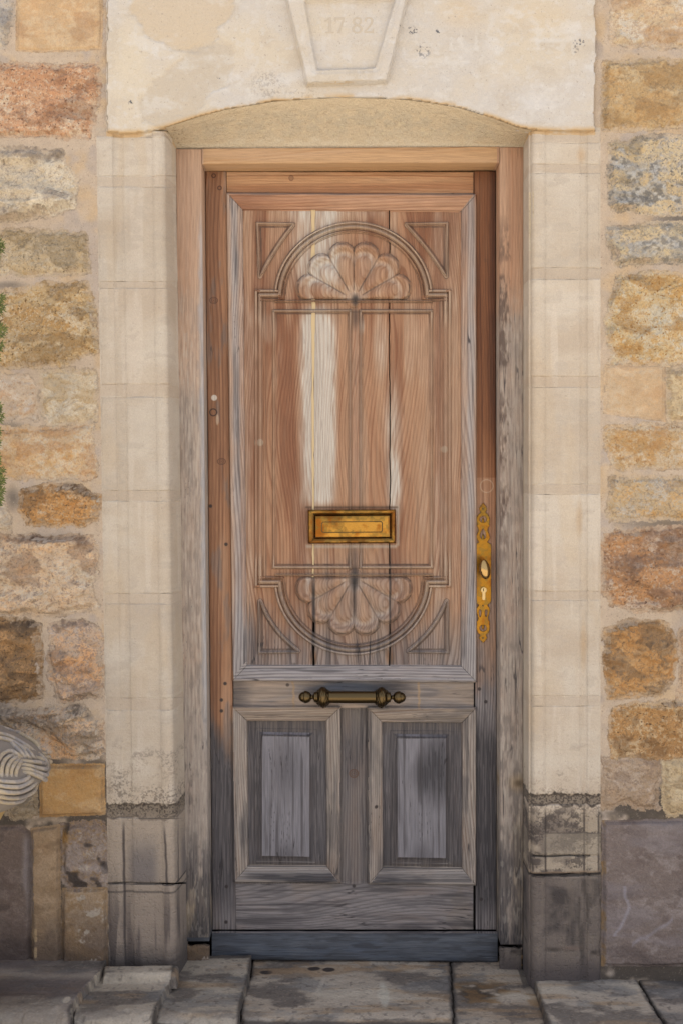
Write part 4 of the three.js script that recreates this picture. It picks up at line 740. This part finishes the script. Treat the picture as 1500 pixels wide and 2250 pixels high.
{ // letter plate
  const lp = new THREE.Group(); lp.name = 'letter_plate'; door.add(lp);
  const o = [[676, 1120], [869, 1119], [869, 1194], [677, 1195]], i = [[692, 1133], [857, 1132], [857, 1181], [692, 1182]];
  const prof = [[0, -.004], [.03, .013], [.12, .0175], [.3, .0195], [.55, .0185], [.8, .015], [.95, .0125], [1, .009]];
  mitred(o, i, prof, ZP, (g) => part('plate_rim', mapped(g, brassTex, ZP), brass, lp));
  const f = [[692.6, 1133.6], [856.4, 1132.6], [856.4, 1180.4], [692.6, 1181.4]];
  part('flap', mapped(board(f, ZP + .0145, ZP, 1.4, { nx: 20, ny: 6 }), brassTex, ZP), brass, lp);
  const R = []; const rr = [[707, 1147], [839, 1146], [839, 1169], [707, 1170]];
  rr.forEach(([x, y], k) => { const c = [[1, 1], [-1, 1], [-1, -1], [1, -1]][k]; for (let s = 0; s <= 4; s++) { const t = [Math.PI, 1.5 * Math.PI, 0, .5 * Math.PI][k] + s / 4 * Math.PI / 2; R.push([x + 4 * c[0] + 4 * Math.cos(t), y + 4 * c[1] + 4 * Math.sin(t)]); } });
  part('flap_line', mapped(bead(R, 2.6, [[.5, 0], [.2, .0012], [-.2, .0012], [-.5, 0]], ZP + .0142, true), brassTex, ZP), bronze, lp);
}
{ // long lock plate with pierced ends, knob and cylinder
  const lk = new THREE.Group(); lk.name = 'lock_plate'; door.add(lk);
  const half = [[1106, .5], [1112, 5], [1118, 8], [1122, 6], [1126, 4], [1130, 9], [1136, 13], [1143, 14], [1149, 13], [1152, 11.5], [1154, 14], [1157, 12], [1160, 10], [1166, 9.5], [1173, 12.5], [1180, 14.5], [1186, 12], [1190, 8.5], [1192, 9], [1196, 16], [1199, 17], [1320, 17], [1325, 14.5], [1328, 9], [1331, 9], [1335, 13], [1341, 14.5], [1350, 12], [1357, 10], [1363, 11], [1366, 14], [1370, 13], [1374, 13.5], [1382, 14], [1390, 11], [1394, 6], [1397, 6], [1401, 8.5], [1406, 5], [1411, .5]];
  const cx = 1060, zp = ZD + .0006, pt = (u, v) => { const p = W(u, v, zp); return new THREE.Vector2(p[0], p[1]); };
  const s = new THREE.Shape([...half.map(([v, w]) => pt(cx + w, v)), ...half.slice().reverse().map(([v, w]) => pt(cx - w, v))].reverse());
  const hole = (pts) => s.holes.push(new THREE.Path(pts.map(([u, v]) => pt(u, v))));
  const circ = (u, v, rx, ry, n = 20, k = 0) => Array.from({ length: n }, (_, i) => { const t = i / n * 2 * Math.PI; return [u + rx * Math.cos(t) * (1 + k * Math.sin(t)), v + ry * Math.sin(t)]; });
  hole(circ(cx, 1141, 8.5, 8)); hole(circ(cx, 1173, 7, 12, 20, .35)); hole(circ(cx - 6.5, 1347, 3.6, 9, 14, -.2)); hole(circ(cx + 6.5, 1347, 3.6, 9, 14, -.2)); hole(circ(cx, 1380, 8.5, 8));
  const g = new THREE.ExtrudeGeometry(s, { depth: .0022, bevelEnabled: true, bevelThickness: .0010, bevelSize: .0009, bevelSegments: 2, curveSegments: 4 });
  g.translate(0, 0, zp); part('plate', mapped(g, brassTex, zp), brass, lk);
  const leaf = (u, v, rx, ry, flip) => { const q = new THREE.SphereGeometry(1, 12, 8); q.scale(rx / 770, ry / 770, .0022); q.translate(...W(u, v + flip, zp + .001)); return mapped(q, brassTex, zp); };
  part('scroll', leaf(cx, 1144, 2.6, 6, 0), brass, lk); part('scroll', leaf(cx, 1180, 3, 6.5, 0), brass, lk); part('scroll', leaf(cx, 1377, 2.6, 6, 0), brass, lk);
  for (const v of [1118, 1331, 1402]) { const q = new THREE.CylinderGeometry(.0026, .003, .0016, 14); q.rotateX(Math.PI / 2); q.translate(...W(cx, v, zp + .004)); part('screw', mapped(q, brassTex, zp), bronze, lk); }
  const kp = []; for (let i = 0; i <= 28; i++) { const t = i / 28 * Math.PI; kp.push(new THREE.Vector2(Math.max(.0001, Math.sin(t) * (1 + .10 * Math.cos(t))), -Math.cos(t))); }
  const k = new THREE.LatheGeometry(kp, 40); k.scale(.0152, .0285, .0125); k.rotateZ(.12); k.translate(...W(1064, 1251, ZD + .052));
  part('knob', k, knobMat, lk);
  const st = new THREE.LatheGeometry([[.013, 0], [.013, .002], [.009, .004], [.0068, .010], [.0065, .03], [.008, .042]].map((p) => new THREE.Vector2(...p)), 24); st.rotateX(Math.PI / 2); st.translate(...W(1062, 1250, zp + .003)); part('spindle', st, bronze, lk);
  const cyl = new THREE.Shape(); { const c = W(1061, 1296, zp), r = 6.2 / 765, w = 3.1 / 765, L = 19 / 765, a0 = Math.asin(w / r); cyl.absarc(c[0], c[1], r, -Math.PI / 2 + a0, 1.5 * Math.PI - a0, false); cyl.absarc(c[0], c[1] - L, w, Math.PI, 2 * Math.PI, false); }
  const cg = new THREE.ExtrudeGeometry(cyl, { depth: .006, bevelEnabled: true, bevelThickness: .0006, bevelSize: .0005, bevelSegments: 2 }); cg.translate(0, 0, zp + .002);
  const kc = part('key_cylinder', cg, steel, lk);
  const slot = new THREE.BoxGeometry(.0022, .008, .001); slot.translate(...W(1061, 1296, zp + .0088)); part('keyhole', slot, dark, kc);
}
{ // pull handle with leaf collars and acorn ends
  const ph = new THREE.Group(); ph.name = 'pull_handle'; door.add(ph);
  const zc = ZD + .052, m = (DIST - zc) / FOC, c = W(773.5, 1532, zc);
  const turned = (pts, relief) => { // pts: [u, radius]
    const n = 40, pos = [], idx = [], N = pts.length;
    for (const [u, r] of pts) for (let k = 0; k <= n; k++) { const t = k / n * 2 * Math.PI, q = (r + (relief ? relief(u, t) : 0)) * m; pos.push(c[0] + (u - 773.5) * m, c[1] + q * Math.cos(t) + (773.5 - u) * m * .004, c[2] + q * Math.sin(t)); }
    for (let j = 0; j < N - 1; j++) for (let k = 0; k < n; k++) { const a = j * (n + 1) + k, b = a + n + 1; idx.push(a, a + 1, b, a + 1, b + 1, b); }
    return geometry(pos, idx);
  };
  const dense = (pts, n) => { const out = []; for (let i = 0; i < pts.length - 1; i++) for (let k = 0; k < n; k++) out.push([mix(pts[i][0], pts[i + 1][0], k / n), mix(pts[i][1], pts[i + 1][1], k / n)]); out.push(pts[pts.length - 1]); return out; };
  part('bar', turned([[721, 11], [722, 13.6], [724, 14.2], [726, 13], [735, 13.2], [773, 13.5], [812, 13.2], [821, 13], [823, 14.2], [825, 13.6], [826, 11]]), bronze, ph);
  for (const f of [(u) => u, (u) => 1547 - u]) {
    const T = (pts) => pts.map(([u, r]) => [f(u), r]);
    const fl = (g) => { if (f(0) !== 0) { const x = g.index.array; for (let i = 0; i < x.length; i += 3) { const t = x[i]; x[i] = x[i + 1]; x[i + 1] = t; } g.computeVertexNormals(); } return g; };
    part('leaf_collar', fl(turned(T(dense([[699, 10], [700, 15], [703, 18.5], [707, 20.5], [711, 20.8], [715, 19], [718, 16], [721, 13]], 5)), (u, t) => { const x = f(0) ? 1547 - u : u, a = t * 6 / (2 * Math.PI), w = Math.abs((a % 1) - .5) * 2; return 1.9 * Math.abs(Math.sin((x - 700) * .55 + w * 3.2)) - 1.2 * (1 - sst(0, .25, w)) + 2.2 * spot(t, x, Math.PI, 712, .5, 10); })), bronze, ph);
    part('collar_ring', fl(turned(T([[683, 4.5], [688, 4.3], [689, 8], [690, 10], [692, 11.5], [694, 10.6], [695, 12.4], [697, 12.6], [699, 11.5], [700, 10]]))), bronze, ph);
    part('acorn_end', fl(turned(T(dense([[656, .2], [656.6, 3.6], [659, 7.6], [663, 10.4], [667, 11.6], [668.5, 12.8], [671, 13.3], [676, 12.4], [681, 9.4], [684, 5]], 4)), (u, t) => { const x = f(0) ? 1547 - u : u; return x > 668.5 ? .9 * Math.abs(Math.sin(x * .8 + t * 5)) * Math.abs(Math.sin(x * .8 - t * 5)) : 0; })), bronze, ph);
    const p = new THREE.LatheGeometry([[.026, 0], [.026, .003], [.021, .006], [.0125, .010], [.011, .022], [.013, .045], [.014, .052]].map((q) => new THREE.Vector2(...q)), 24); p.rotateX(Math.PI / 2); p.translate(...W(f(710), 1532, ZD)); part('bracket', p, bronze, ph);
  }
}

// ---------------------------------------------------------------- paving in front of the door
const plan = (px, py, y) => { const d = ((EYE - y) * FOC) / (py - HOR); return [750 + ((px - 750) / FOC) * d * 800, (DIST - d) * 800]; };
const slabOf = (pts, y, o = {}) => ({ poly: pts.map(([a, b]) => plan(a, b, y)), y, ...o });
const SL = [
  slabOf([[-420, 2088], [237, 2088], [232, 2114], [222, 2134], [190, 2166], [161, 2199], [158, 2226], [-420, 2222]], .072, { c: [104, 94, 90], r: 26, s: 3 }),
  slabOf([[242, 2096], [392, 2096], [384, 2146], [350, 2196], [336, 2234], [161, 2230], [165, 2199], [208, 2150], [238, 2120]], .046, { c: [140, 129, 120], r: 24, s: 17 }),
  slabOf([[396, 2100], [552, 2100], [546, 2146], [529, 2196], [524, 2242], [339, 2238], [353, 2196], [388, 2147]], .022, { c: [138, 127, 118], r: 26, s: 29 }),
  slabOf([[557, 2100], [986, 2100], [990, 2160], [995, 2246], [528, 2243], [535, 2192], [551, 2144]], -.006, { c: [146, 133, 124], r: 22, s: 41 }),
  slabOf([[990, 2100], [1160, 2100], [1168, 2150], [1186, 2208], [1206, 2268], [1000, 2268], [994, 2160]], -.007, { c: [136, 121, 110], r: 10, s: 53 }),
  slabOf([[1166, 2104], [1386, 2104], [1390, 2140], [1428, 2205], [1474, 2280], [1213, 2280], [1190, 2208], [1172, 2150]], .014, { c: [148, 136, 128], r: 6, s: 67 }),
  slabOf([[1391, 2104], [1960, 2104], [2060, 2280], [1480, 2280], [1433, 2205], [1395, 2140]], .014, { c: [134, 123, 118], r: 6, s: 79 }),
];
const PB = [-900, -130, 3300, 560];
const paveTex = paint(1280, 400, PB, (u, w) => {
  let s = SL[0], best = -1e9;
  for (const q of SL) { const d = sdPoly(q.poly, u, w); if (d > best) { best = d; s = q; } }
  const n = fbm(u * .008 + s.s, w * .018, 5), m = fbm(u * .03 + s.s, w * .05, 4), streak = fbm(u * .006, w * .04 + s.s, 4);
  put(s.c); over([150, 138, 130], .7 * sst(.02, .35, n)); over([76, 68, 66], .7 * sst(.04, .3, -n + .2 * m)); over([134, 108, 84], .5 * sst(.1, .35, streak)); over([96, 94, 98], .5 * sst(.08, .3, fbm(u * .01 + 8, w * .02 + s.s, 4)));
  over([60, 52, 50], .35 * speck(u, w, .10, .42, s.s)); over([160, 148, 140], .35 * speck(u, w, .2, .5, s.s + 5));
  if (s.s === 53) { over([52, 42, 34], .85 * sst(-.1, .2, m + .1) * spot(u, w, s.poly[6][0] + 50, 25, 90, 62) * 1.5); over([120, 88, 54], .55 * sst(-.05, .3, m) * blur(w, -20, 90, 25)); }
  if (s.s === 3) { over([72, 62, 64], .6 * sst(-.1, .2, n)); over([168, 158, 150], .95 * sst(.25, .6, spot(u, w, plan(157, 2181, .07)[0], plan(157, 2181, .07)[1], 13, 22))); }
  if (s.s === 41) { const a = plan(842, 2175, 0), b = plan(705, 2160, 0); over([164, 158, 152], .7 * sst(.1, .5, spot(u, w, a[0], a[1] + 20, 18, 80) + .3 * m)); over([160, 150, 144], .5 * sst(.2, .5, spot(u, w, b[0] + (w - b[1]) * -.2, b[1], 9, 60))); for (const [x, y] of [[585, 2133], [690, 2125], [722, 2128]]) { const c = plan(x, y, 0); over([52, 42, 38], sst(.2, .5, spot(u, w, c[0], c[1], 22, 16))); } over([132, 106, 84], .5 * (1 - sst(-90, -20, w)) * sst(-.1, .2, m)); }
  over([148, 138, 132], .5 * sst(120, 170, w + 40 * m) * (u < 760 ? 1 : .3));
  over([52, 46, 44], .7 * (1 - sst(0, 9, best + 5 * m)));
  if (u > 1150) over([50, 45, 44], .6 * (1 - sst(-40, 30, w + 40 * n)));
  over([168, 156, 146], .5 * blur(w, 10, 60, 16) * sst(-.1, .2, n)); C[2] *= .945; gain(1.24 + .06 * vn(u * .5, w * .5) + .06 * vn(u * 1.1, w * 1.1));
  return .5 + .28 * m + .14 * vn(u * .3, w * .3) + .1 * vn(u * .8, w * .8);
}, true);
const paveMat = new THREE.MeshStandardMaterial({ name: 'worn_paving', map: paveTex.map, bumpMap: paveTex.bump, bumpScale: .004, roughness: .86 });
const onPlan = (g) => { const p = g.attributes.position, uv = new Float32Array(p.count * 2); for (let i = 0; i < p.count; i++) { uv[i * 2] = (750 + p.getX(i) * 800 - PB[0]) / PB[2]; uv[i * 2 + 1] = 1 - (p.getZ(i) * 800 - p.getY(i) * 500 - PB[1]) / PB[3]; } g.setAttribute('uv', new THREE.BufferAttribute(uv, 2)); return g; };
const pavement = new THREE.Group(); pavement.name = 'pavement'; pavement.userData = { kind: 'structure', label: 'worn grey stone paving slabs along the foot of the wall and door' }; scene.add(pavement);
for (const s of SL) {
  const b = boxOf(s.poly);
  const dist = (u, w) => sdPoly(s.poly, u, w) + 1.4 + .9 * vn(u * .05 + s.s, w * .05) + .5 * vn(u * .2, w * .2 + s.s);
  const far = Math.max(...s.poly.map((p) => p[1]));
  const h = (u, w, d) => s.y + .005 * fbm(u * .008 + s.s, w * .012, 4) + .0016 * fbm(u * .05, w * .05 + s.s, 3) - .003 * (1 - sst(0, 4, d)) - (s.r > 12 ? .034 * (1 - Math.sqrt(clamp(1 - (1 - clamp((far - w) / 40)) ** 2))) + .008 * sst(.15, .35, fbm(u * .05 + s.s, w * .03, 3)) * sst(50, 0, far - w) : 0) - (s.s === 41 ? 0 : 0);
  part('paving_slab', onPlan(relief([Math.max(b[0], -420) - 3, b[1] - 3, Math.min(b[2], 1900) + 3, b[3] + 3], 3, dist, h, (u, w, y) => [(u - 750) / 800, y, w / 800], -.12)), paveMat, pavement);
}
{ // the worn end of an old plinth course lying before the left jamb
  const q = [[226, 2122], [396, 2120], [388, 2143], [226, 2146]].map(([a, b]) => plan(a, b, .066));
  part('plinth_slip', onPlan(relief([boxOf(q)[0] - 2, boxOf(q)[1] - 2, boxOf(q)[2] + 2, boxOf(q)[3] + 2], 2, (u, w) => sdPoly(q, u, w) + 1.5 * vn(u * .06, w * .06), (u, w, d) => .048 + .022 * Math.sqrt(clamp(1 - (1 - clamp(d / 12)) ** 2)) + .002 * fbm(u * .03, w * .03, 3), (u, w, y) => [(u - 750) / 800, y, w / 800], .03)), paveMat, pavement);
  for (let i = 0; i < 5; i++) for (const side of [-1, 1]) { // more slabs beyond the frame
    const x0 = side < 0 ? -1.62 - i * .75 : 1.48 + i * .75, B = new THREE.BoxGeometry(.74, .2, .5, 8, 2, 6); B.translate(x0, -.07, .12); part('paving_slab', onPlan(B), paveMat, pavement);
  }
  const bed = new THREE.BoxGeometry(9, .1, .5); bed.translate(0, -.068, .04); part('paving_bed', bed, new THREE.MeshStandardMaterial({ name: 'joint_earth', color: lin(84, 75, 68), roughness: 1 }), pavement);
  const sill = new THREE.BoxGeometry(.82, .1, .14); sill.translate(0.02, -.075, -.18); part('threshold', onPlan(sill), paveMat, pavement);
}
{
  const T = paint(512, 512, [0, 0, 1600, 1600], (u, v) => { const k = 2 * Math.PI / 1600, n = fbm(u * .02, v * .02, 5), m = vn(u * .32, v * .32) + vn(u * .16, v * .16); put([236, 225, 208]); over([216, 203, 182], sst(0, .4, n)); gain(1 + .1 * m); return .5 + .2 * m; }, true);
  T.map.wrapS = T.map.wrapT = T.bump.wrapS = T.bump.wrapT = THREE.MirroredRepeatWrapping;
  const g = new THREE.PlaneGeometry(400, 400, 1, 1); g.rotateX(-Math.PI / 2); const uv = g.attributes.uv; for (let i = 0; i < uv.count; i++) uv.setXY(i, uv.getX(i) * 200, uv.getY(i) * 200);
  const m = new THREE.Mesh(g, new THREE.MeshStandardMaterial({ name: 'pale_gravel', map: T.map, bumpMap: T.bump, bumpScale: .01, roughness: 1 }));
  m.name = 'ground'; m.position.y = -.16; m.receiveShadow = true; m.userData = { kind: 'structure', label: 'pale gravel ground in front of the house' }; scene.add(m);
}

// ---------------------------------------------------------------- carved urn at the left edge
{
  const urn = thing('stone_urn', 'carved pale stone urn with woven straps, cut off by the left edge', 'urn');
  const zc = .31, m = (DIST - zc) / FOC, uc = -112, prof = [[60, 1612], [118, 1609], [127, 1613], [140, 1622], [168, 1638], [190, 1654], [206, 1672], [220, 1690], [223, 1702], [214, 1714], [202, 1724], [192, 1742], [168, 1760], [140, 1769], [127, 1775], [121, 1786], [112, 1802], [100, 1822], [84, 1860], [76, 1900], [78, 1960], [90, 2010], [98, 2030], [98, 2060], [104, 2064], [104, 2226]];
  const T = paint(256, 256, [0, 0, 320, 320], (u, v) => { const n = fbm(u * .03, v * .03, 4), k = fbm(u * .2, v * .2, 3); put([190, 175, 157]); over([166, 155, 146], sst(0, .35, n)); over([196, 172, 132], .6 * sst(.02, .3, fbm(u * .02 + 9, v * .02, 3))); gain(1 + .1 * k + .06 * vn(u * 1.1, v * 1.1)); return .5 + .3 * k + .2 * vn(u * .9, v * .9); }, true);
  const mat = new THREE.MeshStandardMaterial({ name: 'cast_stone', map: T.map, bumpMap: T.bump, bumpScale: .001, roughness: .95 });
  const warm = new THREE.MeshStandardMaterial({ name: 'ochre_stone', color: lin(206, 172, 112), roughness: .95, bumpMap: T.bump, bumpScale: .002 });
  const y = (v) => EYE - (v - HOR) * m, c = W(uc, 1700, zc);
  const lathe = (P, mt, name) => { const g = new THREE.LatheGeometry(P.map(([r, v]) => new THREE.Vector2(r * m, y(v))).reverse(), 72); g.translate(c[0], 0, zc); const uv = g.attributes.uv; for (let i = 0; i < uv.count; i++) uv.setXY(i, uv.getX(i) * 5, uv.getY(i) * 2); return part(name, g, mt, urn); };
  lathe(prof.slice(0, 15).map(([r, v]) => [r - 6, v]), new THREE.MeshStandardMaterial({ name: 'shaded_stone', color: lin(150, 137, 123), bumpMap: T.bump, bumpScale: .001, roughness: 1 }), 'bowl'); lathe(prof.slice(14), warm, 'pedestal');  // bowl coloured darker so the gaps between strands look shaded
  const rOf = (v) => { for (let i = 2; i < prof.length; i++) if (v <= prof[i][1]) return mix(prof[i - 1][0], prof[i][0], clamp((v - prof[i - 1][1]) / (prof[i][1] - prof[i - 1][1]))); return 90; };
  const on = ([u, v], i, all) => { // the point of the bowl's surface that is seen there from the front
    const sink = i === 0 || i === all.length - 1 ? 13 : 1.5;
    let best = null, gap = 1e9;
    for (let k = 0; k <= 200; k++) {
      const z = zc + .27 - k * .0016, [x, yy] = W(u, v, z), r = (rOf(HOR + (EYE - yy) / m) - sink) * m, q = Math.hypot(x - c[0], z - zc) - r;
      if (q < gap) { gap = q; best = [x, yy, z, r]; }
      if (q <= 0) break;
    }
    const [x, yy, z, r] = best, d = Math.hypot(x - c[0], z - zc) || 1;
    return new THREE.Vector3(c[0] + ((x - c[0]) / d) * r, yy, zc + ((z - zc) / d) * r);
  };
  const strands = [
    [[-20, 1612], [5, 1613], [30, 1622], [56, 1637], [80, 1656]], [[-20, 1620], [5, 1622], [26, 1629], [50, 1643], [70, 1660]],
    [[18, 1627], [34, 1641], [48, 1656], [58, 1668]], [[31, 1629], [48, 1645], [60, 1660], [68, 1670]], [[44, 1634], [59, 1647], [70, 1660], [77, 1669]],
    [[-10, 1708], [-9, 1688], [-2, 1668], [9, 1655], [23, 1650], [36, 1656], [47, 1666]], [[3, 1711], [3, 1692], [9, 1674], [20, 1663], [32, 1660]], [[14, 1710], [15, 1692], [20, 1678], [31, 1667], [40, 1664]], [[24, 1710], [26, 1692], [32, 1678], [42, 1668]], [[34, 1710], [36, 1694], [41, 1682], [48, 1671]],
    [[46, 1673], [70, 1674], [90, 1676], [104, 1682]], [[44, 1681], [62, 1682], [84, 1688], [100, 1690], [108, 1684]], [[44, 1689], [62, 1690], [84, 1698], [102, 1703], [111, 1695]], [[46, 1697], [66, 1699], [90, 1708], [106, 1713], [112, 1705]], [[82, 1655], [94, 1664], [102, 1674], [106, 1684]], [[76, 1664], [90, 1668], [98, 1674]],
    [[-24, 1712], [18, 1718], [44, 1717], [60, 1711], [64, 1704]], [[-24, 1722], [18, 1729], [44, 1728], [64, 1719], [73, 1711]], [[-24, 1733], [16, 1741], [45, 1740], [70, 1729], [82, 1716]], [[-24, 1744], [20, 1753], [50, 1751], [76, 1737], [90, 1720]], [[-24, 1755], [18, 1763], [46, 1760], [70, 1748]],
  ];
  for (const s of strands) {
    const g = new THREE.TubeGeometry(new THREE.CatmullRomCurve3(s.map(on)), 28, 4.8 * m, 10), uv = g.attributes.uv;
    for (let i = 0; i < uv.count; i++) uv.setXY(i, uv.getX(i) * .8, uv.getY(i) * .2);
    const a = part('woven_strand', g, mat, urn);
    for (const q of [-1.15, 1.15, 2.3]) { const b = a.clone(); b.position.set(c[0] - c[0] * Math.cos(q) - zc * Math.sin(q), 0, zc + c[0] * Math.sin(q) - zc * Math.cos(q)); b.rotation.y = q; urn.add(b); }
  }
}
{ // evergreen whose tips reach in at the left edge
  const shrub = thing('conifer_shrub', 'green conifer whose feathery tips show at the left edge beside the wall', 'shrub'), r = rngOf(44), zc = .31, m = (DIST - zc) / FOC;
  const pos = [], col = [];
  const leaf = (a, d, w, c) => { // a slim four-sided scale leaf
    const up = Math.abs(d.z) > .9 ? new THREE.Vector3(1, 0, 0) : new THREE.Vector3(0, 0, 1), x = new THREE.Vector3().crossVectors(d, up).normalize().multiplyScalar(w), yv = new THREE.Vector3().crossVectors(d, x).normalize().multiplyScalar(w * .6), mid = a.clone().addScaledVector(d, .45), tip = a.clone().add(d);
    const k = [mid.clone().add(x), mid.clone().add(yv), mid.clone().sub(x), mid.clone().sub(yv)];
    for (let i = 0; i < 4; i++) for (const t of [[a, k[(i + 1) % 4], k[i]], [tip, k[i], k[(i + 1) % 4]]]) for (const p of t) { pos.push(p.x, p.y, p.z); col.push(c.r, c.g, c.b); }
  };
  const twig = (a, d, len, depth) => {
    const n = Math.max(3, Math.round(len / (5 * m))), p = a.clone(), dir = d.clone().normalize();
    for (let i = 0; i < n; i++) {
      dir.y += .03; dir.normalize();
      const t = r(), c = lin(mix(74, 132, t), mix(88, 136, t), mix(36, 58, t), .62);
      leaf(p, dir.clone().multiplyScalar(8 * m), 1.3 * m, c);
      if (depth < 2 && i > 0 && (depth < 1 || i % 2)) for (const s of [-1, 1]) { const q = dir.clone().applyAxisAngle(new THREE.Vector3(0, 0, 1), s * (.65 + .3 * r())); q.z += (r() - .5) * .7; twig(p.clone(), q, len * (.42 - .22 * i / n), depth + 1); }
      p.addScaledVector(dir, len / n);
    }
  };
  for (const [u, v] of [[16, 556], [9, 546], [4, 580], [15, 664], [17, 690], [20, 738], [13, 772], [5, 800], [11, 906], [12, 930], [9, 962], [7, 985], [9, 1018], [14, 1048], [18, 1066], [14, 1092], [12, 1112]]) {
    const t = new THREE.Vector3(...W(u - 6, v - 8, zc)), b = new THREE.Vector3(...W(u - 66 - 10 * r(), v + 22 + 20 * r(), zc + .04 * (r() - .5)));
    twig(b, t.clone().sub(b), t.distanceTo(b), 0);
  }
  for (let i = 0; i < 260; i++) { // the rest of the bush, out of the picture
    const v = 470 + 1080 * r(), R = 96 * sst(440, 640, v) * (1 - .45 * sst(1100, 1560, v)), a = r() * Math.PI * 2, b = new THREE.Vector3(...W(-112 + R * .45 * Math.cos(a), v, zc + R * .45 * Math.sin(a) * m));
    twig(b, new THREE.Vector3(Math.cos(a), .5, Math.sin(a)), R * .42 * m, 1);
  }
  const g = new THREE.BufferGeometry(); g.setAttribute('position', new THREE.BufferAttribute(Float32Array.from(pos), 3)); g.setAttribute('color', new THREE.BufferAttribute(Float32Array.from(col), 3)); g.computeVertexNormals();
  const f = part('foliage', g, new THREE.MeshStandardMaterial({ name: 'conifer_green', vertexColors: true, roughness: .7 }), shrub); f.userData.kind = 'stuff';
  const tr = new THREE.CylinderGeometry(.006, .02, .95, 10); const c = W(-112, 1040, zc); tr.translate(c[0], c[1] - (DIST - zc) / FOC * 160, zc); part('trunk', tr, new THREE.MeshStandardMaterial({ name: 'bark', color: lin(92, 72, 56), roughness: 1 }), shrub);
}

renderer.render(scene, camera);
